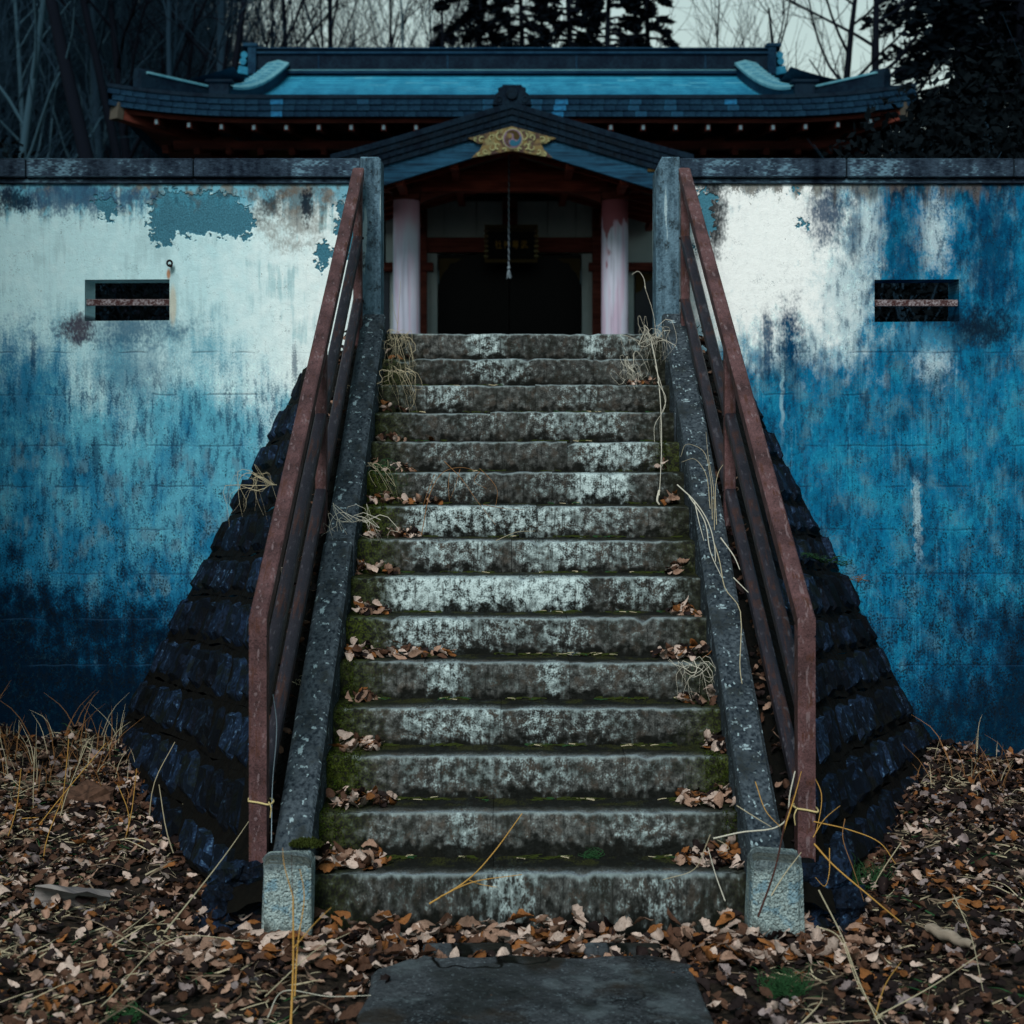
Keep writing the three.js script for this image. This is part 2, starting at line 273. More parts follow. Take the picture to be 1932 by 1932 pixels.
function paintLeft(x, y) {
  const f1 = fbm(x / 170, y / 170, 4), f2 = fbm(x / 40 + 9, y / 55, 4), st = fbm(x / 13, y / 190, 3), st2 = fbm(x / 34 + 5, y / 260, 3), gr = n2(x * 0.9, y * 0.9), g2 = fbm(x / 4.5, y / 6, 2);
  let c = mix(COL.whiteL, COL.whiteL2, sm(330, 620, x) * 0.8 + 0.25 * f2);
  c = mix(c, COL.whiteL.map((v) => v * 0.86), sm(0.1, 0.5, f1 + 0.4 * st));
  // the lower two thirds turn blue in drifts and runs
  const low = (y - 655 - 90 * sm(430, 600, x)) / 210 + 0.6 * f1 + 0.28 * st2 + 0.12 * st + 0.3 * g2 + 0.25 * sm(220, 0, x);
  c = mix(c, COL.lblue, sm(-0.3, 0.85, low) * 0.95);
  const mid = (y - 800) / 330 + 0.45 * sm(260, 40, x) - 0.3 * sm(350, 520, x) + 1.0 * fbm(x / 110 + 31, y / 190, 4) + 0.26 * st + 0.3 * st2 + 0.3 * g2;
  c = mix(c, COL.blue, sm(-0.1, 1.05, mid) * 0.9);
  c = mix(c, COL.blue, sm(-0.3, 0.9, blob(x, y, 45, 745, 75, 130, 0.5)) * 0.85);
  c = mix(c, COL.grey, sm(0.10, 0.55, fbm(x / 60 + 3, y / 90 + 8, 4) + 0.3 * st) * sm(700, 860, y) * 0.75);
  for (const [sx, sy, w, h, k] of [[556, 690, 9, 55, 0.7], [492, 820, 8, 40, 0.75], [180, 860, 16, 55, 0.7], [330, 850, 10, 60, 0.55], [62, 670, 7, 60, 0.7], [430, 775, 9, 40, 0.5]]) c = mix(c, COL.deep, sm(0, 0.7, 1 - Math.hypot((x - sx + 4 * st) / w, (y - sy) / h) + 0.45 * g2) * k);
  const dk = (y - 1105 + 60 * sm(200, 0, x)) / 170 + 0.6 * f1 + 0.55 * f2 + 0.2 * st2 + 0.35 * g2 - 0.5 * sm(0, 0.8, blob(x, y, 330, 1085, 110, 60));
  c = mix(c, COL.deep, sm(-0.4, 0.55, dk) * 0.92);
  c = mix(c, COL.navy, sm(0.0, 0.9, dk) * 0.92);
  // mould dots, thicker lower down
  const dots = fbm(x / 5.5, y / 7, 3) + 0.5 * fbm(x / 38, y / 50 + 4, 3) + 0.42 * sm(640, 1150, y) - 0.12;
  c = mix(c, COL.black, sm(0.50, 0.72, dots) * 0.8);
  c = mix(c, [0.45, 0.62, 0.68], sm(0.63, 0.75, fbm(x / 6 + 77, y / 6, 2)) * sm(900, 1200, y) * 0.22);
  // stain hanging from the coping
  const drip = 0.9 * fbm(x / 42 + 2, y / 300, 3) + 0.6 * st;
  const top = (402 - y) / 44 + 1.1 * drip + 0.35 * f2 + 0.2 * g2;
  let s = mix(COL.lblue, COL.brown, sm(-0.1, 0.5, fbm(x / 50 + 40, y / 50, 4))); s = mix(s, COL.navy, sm(0.0, 0.5, fbm(x / 26, y / 40 + 60, 4)) * 0.85);
  c = mix(c, s, sm(-0.35, 0.75, top) * 0.85);
  c = mix(c, COL.brown, sm(-0.3, 0.8, blob(x, y, 555, 392, 80, 75, 0.7)) * 0.65); c = mix(c, COL.navy, sm(0.0, 0.7, blob(x, y, 579, 386, 15, 46, 0.4)) * 0.9); c = mix(c, COL.navy, sm(-0.2, 0.9, blob(x, y, 505, 385, 40, 30, 0.7)) * 0.6); c = mix(c, [0.03, 0.09, 0.17], sm(-0.3, 0.7, blob(x, y, 130, 372, 170, 36, 0.6)) * 0.85); c = mix(c, COL.navy, sm(-0.1, 0.7, blob(x, y, 25, 378, 45, 26, 0.6)) * 0.8);
  if (peelAt(x, y, PEEL_L)) c = mix(COL.peel.map((v) => v * (0.62 + 0.75 * (0.5 + 0.5 * g2) + 0.35 * gr)), s, sm(0.2, 0.9, top) * 0.4);
  // below the opening, the rust run on its right
  c = mix(c, [0.03, 0.10, 0.17], sm(-0.4, 0.9, blob(x, y, 240, 622, 125, 34, 0.5)) * 0.8); c = mix(c, [0.04, 0.025, 0.045], sm(-0.3, 0.7, blob(x, y, 148, 622, 34, 30, 0.5)) * 0.9); c = mix(c, [0.03, 0.13, 0.22], sm(-0.4, 0.9, blob(x, y, 250, 700, 80, 90, 0.5)) * 0.6);
  c = mix(c, [0.50, 0.47, 0.36], sm(0, 0.5, 1 - Math.hypot((x - 326) / 9, (y - 575) / 48)) * 0.75); c = mix(c, [0.40, 0.17, 0.07], sm(0, 0.6, 1 - Math.hypot((x - 318) / 5, (y - 517) / 13)) * 0.9);
  c = grime(c, x, y, sm(640, 760, y) * 0.9 + 0.1, st, g2);
  c = mix(c, [0.02, 0.06, 0.12], jointAt(x, y) * 0.55);
  return c.map((v) => v * (1 + 0.08 * gr));
}
function paintRight(x, y) {
  const f1 = fbm(x / 150, y / 170 + 3, 4), f2 = fbm(x / 38 + 19, y / 60, 4), st = fbm(x / 12 + 3, y / 180, 3), st2 = fbm(x / 36 + 55, y / 230, 3), gr = n2(x * 0.9, y * 0.9), g2 = fbm(x / 4.5, y / 6 + 9, 2);
  const LB = [0.008, 0.205, 0.36];
  let c = mix(COL.blue, LB, sm(-0.35, 0.75, 0.9 * fbm(x / 70, y / 140 + 7, 4) + 0.35 * st + 0.35 * g2));
  c = mix(c, [0.13, 0.29, 0.38], sm(0.0, 0.65, fbm(x / 44 + 8, y / 110, 4) + 0.2 * st + 0.3 * g2) * (0.75 - 0.45 * sm(640, 800, y)));
  c = mix(c, COL.deep, sm(0.0, 0.75, fbm(x / 48 + 90, y / 120, 4) + 0.35 * st2 + 0.35 * g2) * 0.8);
  // the white patch by the stairs
  const d = Math.max(Math.abs(x - 1430) / 165, Math.abs(y - 480) / 170) ** 1.2, w = 1.02 - d + 0.5 * f2 + 0.15 * st + 0.3 * f1 + 0.25 * g2;
  c = mix(c, [0.50, 0.66, 0.70], sm(-0.6, 0.15, w)); c = mix(c, COL.whiteR, sm(-0.15, 0.5, w));
  for (const [sx, sy, rx, ry] of [[1762, 440, 26, 60], [1640, 430, 20, 70], [1760, 690, 26, 34], [1590, 560, 40, 90], [1500, 660, 60, 26]]) c = mix(c, [0.52, 0.66, 0.70], sm(-0.35, 0.85, blob(x, y, sx + 8 * st, sy, rx * 1.35, ry * 1.3, 0.5)) * 0.8);
  for (const [sx, sy, rx, ry, k] of [[1490, 668, 20, 85, 0.85], [1448, 665, 11, 70, 0.75], [1400, 1600, 1, 1, 0], [1700, 470, 34, 110, 0.55], [1870, 480, 40, 160, 0.7], [1560, 400, 30, 50, 0.75], [1840, 620, 60, 30, 0.8], [1612, 440, 12, 60, 0.5]]) c = mix(c, COL.deep, sm(-0.35, 0.85, blob(x, y, sx + 10 * st, sy, rx * 1.4, ry * 1.3, 0.5)) * Math.min(1, k * 1.2));
  c = mix(c, COL.blue, sm(620, 840, y) * (0.62 + 0.25 * f2)); c = mix(c, LB, sm(0.05, 0.75, fbm(x / 30 + 21, y / 60, 4) + 0.22 * st + 0.3 * g2) * sm(620, 720, y) * 0.7);
  c = mix(c, LB, sm(0.0, 0.5, fbm(x / 9, y / 13 + 40, 3)) * sm(700, 850, y) * 0.5);
  c = mix(c, [0.42, 0.58, 0.62], sm(0.1, 0.5, 1 + 0.5 * fbm(x / 6, y / 16, 3) - Math.abs(x - 1731 - (y - 960) * 0.03 - 4 * n2(y / 26, 1)) / 10) * sm(880, 930, y) * (1 - sm(1010, 1085, y)) * 0.65); c = mix(c, [0.3, 0.5, 0.58], sm(0.2, 0.7, 1 - Math.abs(x - 1476 - 3 * n2(y / 30, 6)) / 6) * sm(650, 700, y) * (1 - sm(760, 860, y)) * 0.7);
  // clouds, grey bloom and long pale runs over the blue
  const cl = fbm(x / 130 + 14, y / 150 + 2, 4) + 0.25 * g2, low = sm(560, 720, y) * (1 - sm(0.0, 0.5, w));
  c = mix(c, [0.002, 0.055, 0.125], sm(0.05, 0.6, cl) * 0.75 * low); c = mix(c, [0.020, 0.27, 0.42], sm(0.05, 0.6, -cl) * 0.6 * low);
  c = mix(c, [0.085, 0.205, 0.275], sm(0.0, 0.6, fbm(x / 75 + 70, y / 100, 4) + 0.4 * g2) * 0.6 * low);
  c = mix(c, [c[0] * 1.2 + 0.05, c[1] * 1.2 + 0.09, c[2] * 1.15 + 0.10], sm(0.16, 0.55, fbm(x / 7 + 44, y / 300, 3) + 0.3 * fbm(x / 4, y / 9, 2)) * sm(-0.1, 0.35, fbm(x / 60, y / 220 + 8, 2)) * 0.7 * low);
  c = mix(c, [c[0] * 0.3, c[1] * 0.38, c[2] * 0.46], sm(0.18, 0.6, fbm(x / 8 + 144, y / 240, 3) + 0.3 * fbm(x / 4, y / 9 + 30, 2)) * 0.6 * low);
  const dk = (y - 1160) / 300 + (x - 1740) / 420 + 0.5 * f1 + 0.45 * f2 + 0.2 * st2 + 0.3 * g2;
  c = mix(c, COL.deep, sm(-0.35, 0.6, dk) * 0.85); c = mix(c, COL.navy, sm(0.2, 1.05, dk) * 0.8);
  const dots = fbm(x / 5.5 + 33, y / 7, 3) + 0.5 * fbm(x / 42, y / 55 + 74, 3) + 0.35 * sm(700, 1250, y) - 0.12 + 0.12 * sm(1560, 1650, x);
  c = mix(c, COL.black, sm(0.50, 0.72, dots) * 0.8);
  c = mix(c, [0.42, 0.58, 0.64], sm(0.58, 0.74, fbm(x / 5 + 7, y / 5, 2)) * 0.55 * sm(0.0, 0.4, fbm(x / 60, y / 60 + 13, 2)));
  const top = (376 - y) / 34 + 1.1 * fbm(x / 40 + 12, y / 260, 3) + 0.5 * st - 1.1 * sm(0.2, 0.6, w);
  c = mix(c, mix(COL.brown, COL.navy, sm(-0.2, 0.3, f2)), sm(-0.3, 0.8, top) * 0.8);
  const b2 = blob(x, y, 1342, 405, 30, 85, 0.5); c = mix(c, [0.03, 0.05, 0.07], sm(-0.3, 0.3, b2) * 0.6); c = mix(c, COL.black, sm(0.0, 0.8, b2) * 0.9);
  if (peelAt(x, y, PEEL_R)) c = COL.peel.map((v) => v * (0.8 + 0.6 * (0.5 + 0.5 * g2)));
  c = mix(c, [0.004, 0.014, 0.03], sm(-0.35, 0.8, blob(x, y, 1840, 618, 80, 34, 0.5)) * 0.9); c = mix(c, [0.05, 0.2, 0.32], sm(-0.3, 0.8, blob(x, y, 1730, 640, 90, 26, 0.5)) * 0.6);
  c = grime(c, x, y, 1 - 0.9 * sm(0.1, 0.5, w), st, g2);
  c = mix(c, [0.01, 0.04, 0.09], jointAt(x, y) * 0.6);
  return c.map((v) => v * (1 + 0.08 * gr));
}
const opening = { l: [-2.716, -2.177, 2.655, 2.920], r: [2.304, 2.843, 2.648, 2.920] };
function wall(side, x0, x1, hole, paint, polys) {                    // x0..x1 along the wall, inner end by the stairs
  const y0 = -0.5, y1 = 3.56, W = x1 - x0, H = y1 - y0, px = (u) => CX + (x0 + u * W) / WPX, py = (v) => HZ - (y0 + v * H - EYE) / WPX;
  const map = tex(2048, 1600, (u, v) => paint(px(u), py(v)));
  const bump = hmap(1024, 800, (u, v) => { const x = px(u), y = py(v); return 0.62 - (peelAt(x, y, polys) ? 0.35 - 0.16 * fbm(x / 4, y / 4, 2) : 0) - 0.2 * jointAt(x, y) + 0.05 * n2(x / 2.6, y / 2.6) + 0.06 * fbm(x / 22, y / 22, 3); });
  for (const t of [map, bump]) { t.wrapS = t.wrapT = THREE.ClampToEdgeWrapping; t.repeat.set(1 / W, 1 / H); t.offset.set(-x0 / W, -y0 / H); }
  const s = new THREE.Shape([[x0, y0], [x1, y0], [x1, y1], [x0, y1]].map((p) => new THREE.Vector2(...p))), [a, b, c, d] = hole;
  s.holes.push(new THREE.Path([[a, c], [b, c + 0.004], [b, d], [a, d - 0.003]].map((p) => new THREE.Vector2(...p))));
  const g = new THREE.ExtrudeGeometry(s, { depth: 0.26, bevelEnabled: false }); g.translate(0, 0, -ZW - 0.26);
  const p = g.attributes.position, uv = []; for (let i = 0; i < p.count; i++) uv.push(p.getX(i), p.getY(i));
  g.setAttribute('uv', new THREE.Float32BufferAttribute(uv, 2));
  const o = thing('retaining_wall', side < 0 ? 'stained white plaster retaining wall left of the stairs, with a large peeled patch' : 'blue-stained concrete retaining wall right of the stairs, white only beside the rail', 'wall');
  mesh('wall_face', g, std({ map, bumpMap: bump, bumpScale: 0.02, specularIntensity: 0.08 }), o, true);
  const bar = mesh('window_bar', box(b - a + 0.04, 0.042, 0.03, [(a + b) / 2, (c + d) / 2 - 0.012 + 0.0, -ZW - 0.05], null, 0.004), M.rustBar, o); bar.userData.label = 'flaking rusty bar across the wall opening';
  const X = side < 0 ? [-0.952, -0.838] : [0.919, 1.053], pw = X[1] - X[0];
  // gate pier: the inner upper corner of the right one is chamfered
  const ps = side < 0 ? [[X[0], 2.535], [X[1], 2.535], [X[1], 3.672], [X[1] - 0.012, 3.683], [X[0], 3.683]] : [[X[0], 2.55], [X[1], 2.55], [X[1], 3.683], [X[0] + 0.035, 3.683], [X[0], 3.60]];
  const pg = new THREE.ExtrudeGeometry(new THREE.Shape(ps.map((q) => new THREE.Vector2(...q))), { depth: 0.24, bevelEnabled: true, bevelSize: 0.008, bevelThickness: 0.008, bevelSegments: 1 });
  pg.translate(0, 0, -10.30 - 0.248); mesh('gate_pier', pg, M.pillar, o);
  // coping: cast lengths butted end to end, with a lower lip
  const inner = side < 0 ? X[0] - 0.008 : X[1] + 0.008, L = 1.06;
  for (let k = 0; k < 5; k++) {
    const e0 = inner + side * k * L, e1 = inner + side * ((k + 1) * L - 0.005), mid = (e0 + e1) / 2;
    mesh('coping_block', box(Math.abs(e1 - e0), 0.122, 0.25, [mid, 3.622 - 0.0005 * k, -10.425], null, 0.01), M.coping, o);
  }
  mesh('coping_lip', box(L * 5, 0.034, 0.205, [inner + side * L * 2.5, 3.542, -10.432], null, 0.008), M.coping, o);
  if (side < 0) { const h = thing('iron_hook', 'small rusty iron hook in the plaster above the left wall opening', 'hook', [-2.167, 3.005, -ZW]); mesh('shank', cyl(0.008, 0.008, 0.05, [0, 0, 0.02], [Math.PI / 2, 0, 0], 8), M.iron, h); mesh('eye', place(new THREE.TorusGeometry(0.018, 0.007, 6, 12), [0, 0.012, 0.045], [0, 0.7, 0]), M.iron, h); }
  return o;
}
wall(-1, -6.2, -0.945, opening.l, paintLeft, PEEL_L);
wall(1, 1.047, 6.2, opening.r, paintRight, PEEL_R);
// ---------- stairs ----------
const STEP_Y = [1650, 1535, 1428, 1337, 1250, 1167, 1090, 1020, 955, 892, 834, 778, 727, 678, 630].map((y, n) => EYE + (HZ - y) / F * (6.54 + 0.27 * n));
const Zs = (n) => 6.54 + 0.27 * n, SX0 = -0.82, SX1 = 0.96, NS = 15;
const xd = (px, n) => (px - CX) / F * Zs(n);                          // picture unit on the face of step n -> metres
// lichen per step: [from, to, strength] in metres along the step
const LICHEN = [
  [[900, 1010, 0.5], [1180, 1290, 0.35]], [[850, 900, 0.6], [1150, 1280, 0.35], [700, 760, 0.2]], [[760, 1080, 0.35], [1080, 1250, 0.2]],
  [[760, 950, 0.6], [980, 1050, 0.6], [1050, 1200, 0.3]], [[800, 880, 0.65], [1020, 1060, 0.8], [1100, 1250, 0.2]], [[740, 880, 0.7], [880, 1000, 0.45], [1020, 1110, 0.5]],
  [[720, 1110, 1.0], [1150, 1300, 0.5]], [[780, 940, 0.55], [980, 1120, 0.7], [1120, 1220, 0.4]], [[770, 900, 0.8], [900, 1090, 0.7], [1090, 1200, 0.45]],
  [[800, 920, 0.4], [1080, 1190, 0.95], [1000, 1080, 0.3]], [[800, 900, 0.3], [1085, 1230, 0.75]], [[860, 950, 0.25], [1000, 1180, 0.5]], [[800, 880, 0.6], [1040, 1150, 0.35]], [[880, 1000, 0.5]], [[880, 950, 0.75], [1100, 1130, 0.8], [1130, 1230, 0.3]],
].map((l, n) => l.map(([a, b, s]) => [xd(a, n), xd(b, n), s]));
const MOSSY = [[0.30, 0.10], [0.55, 0.12], [1.0, 0.75], [0.55, 0.5], [0.6, 0.2], [0.9, 0.15], [0.5, 0.1], [0.75, 0.3], [1.0, 0.15], [0.95, 0.1], [0.35, 0.6], [0.4, 0.1], [0.3, 0.1], [0.5, 0.1], [0.15, 0.1]];
const JOIN = [[930], [930], [1180], [945], [1075, 800], [1070], [1225], [965], [1012], [1042], [1070, 745], [925], [1010], [1120], [905, 1115]];
const ROWPX = 136, RPX = 96;
const stepPaint = (n, x, v, tread) => {                               // v: 0..1 up the riser, or 0..1 back along the tread
  const X = x * 290, Y = (tread ? 60 : 0) + v * (tread ? 78 : 49) + n * 331.7;
  const f1 = fbm(X / 60, Y / 60, 4), f2 = fbm(X / 16, Y / 16, 4), gr = n2(X * 0.8, Y * 0.8), fine = fbm(X / 4, Y / 4, 3), st = fbm(X / 7, Y / 60, 2);
  const bl = JOIN[n].reduce((k, j) => k + (x > xd(j, n) ? 1 : 0), 0), tone = 0.72 + 0.56 * hash(bl, n, 5);
  let c = mix([0.020, 0.022, 0.021], [0.105, 0.112, 0.108], 0.5 + 0.9 * f2 + 0.6 * fine);
  c = mix(c, [0.055, 0.045, 0.036], sm(0.0, 0.5, fbm(X / 30 + 70, Y / 30, 4)) * 0.7);
  let li = -0.25; for (const [a, b, s] of LICHEN[n]) li += s * sm(a - 0.07, a + 0.07, x) * (1 - sm(b - 0.07, b + 0.07, x));
  const l = li + 0.8 * f2 + 0.45 * f1 + 0.75 * fine + 0.3 * st - (tread ? 0.15 : 0.35 * sm(0.5, 0.0, v));
  c = c.map((q) => q * tone); c = mix(c, [0.22, 0.285, 0.29], sm(0.0, 0.5, l) * 0.85); c = mix(c, [0.52, 0.645, 0.65], sm(0.40, 1.0, l) * 0.92); c = mix(c, [0.012, 0.013, 0.012], sm(0.25, 0.6, fbm(X / 9 + n * 40, Y / 120, 3)) * (tread ? 0 : 0.7));
  c = mix(c, [0.30, 0.38, 0.38], sm(0.45, 0.65, fbm(X / 3 + 9, Y / 3, 2)) * 0.5);
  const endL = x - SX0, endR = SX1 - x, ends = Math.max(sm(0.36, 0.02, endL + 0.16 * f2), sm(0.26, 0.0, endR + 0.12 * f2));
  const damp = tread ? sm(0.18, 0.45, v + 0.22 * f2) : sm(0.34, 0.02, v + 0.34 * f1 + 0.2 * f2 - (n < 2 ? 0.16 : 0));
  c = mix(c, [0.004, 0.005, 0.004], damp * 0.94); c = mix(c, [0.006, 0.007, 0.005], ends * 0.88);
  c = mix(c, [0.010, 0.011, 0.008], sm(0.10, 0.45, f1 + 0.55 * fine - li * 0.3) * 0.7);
  const g = Math.max(MOSSY[n][0] * sm(0.30, 0.08, endL + 0.12 * f2), MOSSY[n][1] * sm(0.26, 0.05, endR + 0.12 * f2));
  c = mix(c, mix([0.008, 0.014, 0.003], [0.060, 0.080, 0.008], 0.5 + fine + 0.5 * f2), g * sm(-0.3, 0.35, f2 + 0.6 * fine + 0.15) * 0.95);
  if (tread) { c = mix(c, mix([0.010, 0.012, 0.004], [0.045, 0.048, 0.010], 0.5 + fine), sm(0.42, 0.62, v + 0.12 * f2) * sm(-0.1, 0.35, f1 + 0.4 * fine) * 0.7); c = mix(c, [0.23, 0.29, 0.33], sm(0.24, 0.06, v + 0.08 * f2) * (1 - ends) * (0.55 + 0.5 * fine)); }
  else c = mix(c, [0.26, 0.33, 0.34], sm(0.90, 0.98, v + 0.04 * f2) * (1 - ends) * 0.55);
  return c.map((q) => q * (1 + 0.15 * gr));
};
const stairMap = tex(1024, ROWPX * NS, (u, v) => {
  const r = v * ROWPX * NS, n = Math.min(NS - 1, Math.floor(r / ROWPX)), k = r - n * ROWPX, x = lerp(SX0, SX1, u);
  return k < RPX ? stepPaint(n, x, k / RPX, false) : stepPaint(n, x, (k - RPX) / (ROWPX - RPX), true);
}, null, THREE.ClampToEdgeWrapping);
const stairBump = hmap(1024, 1024, (u, v) => 0.5 * pf(u, v, 40, 160, 3, 881) + 0.5 * pf(u, v, 130, 500, 2, 885), null);
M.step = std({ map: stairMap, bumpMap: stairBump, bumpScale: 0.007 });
const stairs = thing('stone_staircase', 'flight of fifteen mossy worn granite steps between sloping stone kerbs', 'stairs');
for (let n = 0; n < NS; n++) {
  const top = STEP_Y[n], bot = n ? STEP_Y[n - 1] : -0.06, Z = Zs(n), h = top - bot, back = n === NS - 1 ? 0.30 : 0.30;
  const cuts = [SX0, ...JOIN[n].map((x) => xd(x, n)).sort((a, b) => a - b), SX1];
  for (let k = 0; k + 1 < cuts.length; k++) {
    const r = rngOf(900 + n * 7 + k), a = cuts[k] + (k ? 0.001 : 0), b = cuts[k + 1] - (k + 2 < cuts.length ? 0.001 : 0), nx = Math.max(8, Math.round((b - a) / 0.045));
    const dz = (r() - 0.5) * 0.014, dy = (r() - 0.5) * 0.010, tilt = (r() - 0.5) * 0.014, pos = [], uv = [];
    // profile from the foot of the riser over the worn nose to the back of the tread: [height share, set-back, tread share]
    const P = [[-0.04, 0.004, 0], [0.12, 0.001, 0], [0.35, 0, 0], [0.6, 0, 0], [0.82, 0.001, 0], [0.93, 0.004, 0], [0.985, 0.013, 0], [1, 0.03, 0.11], [1, 0.09, 0.33], [0.998, 0.18, 0.65], [0.996, back, 1]];
    const row = [];
    for (let i = 0; i <= nx; i++) {
      const t = i / nx, x = lerp(a, b, t), endRound = Math.max(0, 1 - Math.min(t, 1 - t) * (b - a) / 0.02);
      row.push(P.map(([hy, sz, tr], j) => {
        const w = 0.008 * fbm(x * 5 + n * 9, hy * 3 + sz * 8 + n, 4), nose = j >= 4 && j <= 7 ? (j > 4 ? 0.014 * Math.max(0, fbm(x * 14 + n * 31, n * 5.1, 3)) : 0) + 0.09 * Math.max(0, fbm(x * 10 + n * 17, n * 3.3 + k, 2) - 0.34) : 0;
        return { p: [x, bot + h * hy + dy * hy + tilt * (t - 0.5) * hy - nose * 1.0 - (j > 6 ? 0.002 * endRound : 0) + (j > 6 ? w * 0.6 : 0), -(Z + sz + dz * 0 + w + nose + endRound * 0.003 + (j < 7 ? dz : 0))], u: (x - SX0) / (SX1 - SX0), v: (n * ROWPX + (j < 7 ? 1 + Math.max(0, hy) * (RPX - 3) : RPX + 1 + tr * (ROWPX - RPX - 2))) / (ROWPX * NS) };
      }));
    }
    const tri = (...q) => q.forEach((c) => { pos.push(...c.p); uv.push(c.u, c.v); });
    for (let i = 0; i < nx; i++) for (let j = 0; j + 1 < P.length; j++) { const A = row[i][j], B = row[i + 1][j], C = row[i + 1][j + 1], D = row[i][j + 1]; tri(A, B, C); tri(A, C, D); }
    for (const [e, flip] of [[row[0], 0], [row[nx], 1]]) {             // end faces
      const foot = { ...e[0], p: [e[0].p[0], e[0].p[1], e[10].p[2]] };
      for (let j = 0; j + 1 < P.length; j++) flip ? tri(foot, e[j + 1], e[j]) : tri(foot, e[j], e[j + 1]);
    }
    mesh('step_stone', raw(pos, uv, 0.9), M.step, stairs, true);
  }
}
mesh('landing_slab', [box(1.9, 0.16, 1.6, [0.07, 2.482, -(10.62 + 0.8)], null, 0.012)], M.kerb, stairs);
// rubble core under the steps
{
  const s = new THREE.Shape(); s.moveTo(-6.75, -0.5); for (let n = 1; n < NS; n++) { s.lineTo(-(Zs(n) + 0.12), STEP_Y[n - 1] - 0.03); s.lineTo(-(Zs(n) + 0.12), n < NS - 1 ? STEP_Y[n] - 0.06 : STEP_Y[n] - 0.1); } s.lineTo(-10.6, STEP_Y[14] - 0.12); s.lineTo(-10.6, -0.5);
  const g = new THREE.ExtrudeGeometry(s, { depth: 1.72, bevelEnabled: false }); g.applyMatrix4(M4.makeRotationY(-Math.PI / 2)); 
  g.computeBoundingBox(); const bb = g.boundingBox; g.translate(0.07 - (bb.min.x + bb.max.x) / 2, 0, 0);
  mesh('core', g, M.joint, stairs);
}
// sloping kerbs: lengths of dressed granite
const kerbY = (Z) => EYE - 1.69 + 0.632 * (Z - 6.5);
function kerb(side, x0, x1, cuts) {
  for (let k = 0; k + 1 < cuts.length; k++) {
    const r = rngOf(70 + k + (side > 0 ? 20 : 0)), za = cuts[k] + 0.004, zb = cuts[k + 1] - 0.004, o = (r() - 0.5) * 0.012, w = x1 - x0 - 0.004;
    const a = V((x0 + x1) / 2 + (r() - 0.5) * 0.012, kerbY(za) + o, -za), b = V((x0 + x1) / 2 + (r() - 0.5) * 0.012, kerbY(zb) + o + (r() - 0.5) * 0.008, -zb);
    mesh('kerb_stone', slantBar(a, b, w, 0.30, 0.014), M.kerb, stairs);
  }
}
kerb(-1, -0.952, -0.803, [6.42, 7.15, 7.95, 8.25, 9.48, 10.28]);
kerb(1, 0.943, 1.096, [6.42, 7.68, 8.6, 9.45, 10.28]);
// stone blocks that end the kerbs
function endStone(label, x0, x1, z, ytop, yaw, seed) {
  const w = x1 - x0, h = ytop + 0.12, d = 0.2, o = thing('kerb_end_stone', label, 'stone block', [(x0 + x1) / 2, -0.12, -(z + d / 2)]); o.rotation.y = yaw;
  const g = new RoundedBoxGeometry(w, h, d, 6, 0.032), p = g.attributes.position;
  for (let i = 0; i < p.count; i++) { const x = p.getX(i), y = p.getY(i), q = p.getZ(i), k = 0.016 * n3(x * 9 + seed, y * 9, q * 9) + 0.004 * n3(x * 30, y * 30 + seed, q * 30); p.setXYZ(i, x * (1 + 0.04 * (0.5 - y / h)) + k, y + h / 2 + k + (y > 0 ? -0.05 * (x / w) ** 2 : 0), q + k); }
  g.computeVertexNormals(); mesh('block', g, M.endStone, o); return o;
}
endStone('pale square granite block ending the left kerb at the foot of the stairs', -0.976, -0.775, 6.28, 0.318, 0.06, 3);
endStone('granite block with a dark stained top ending the right kerb beside the brambles', 0.918, 1.128, 6.26, 0.325, -0.03, 8);
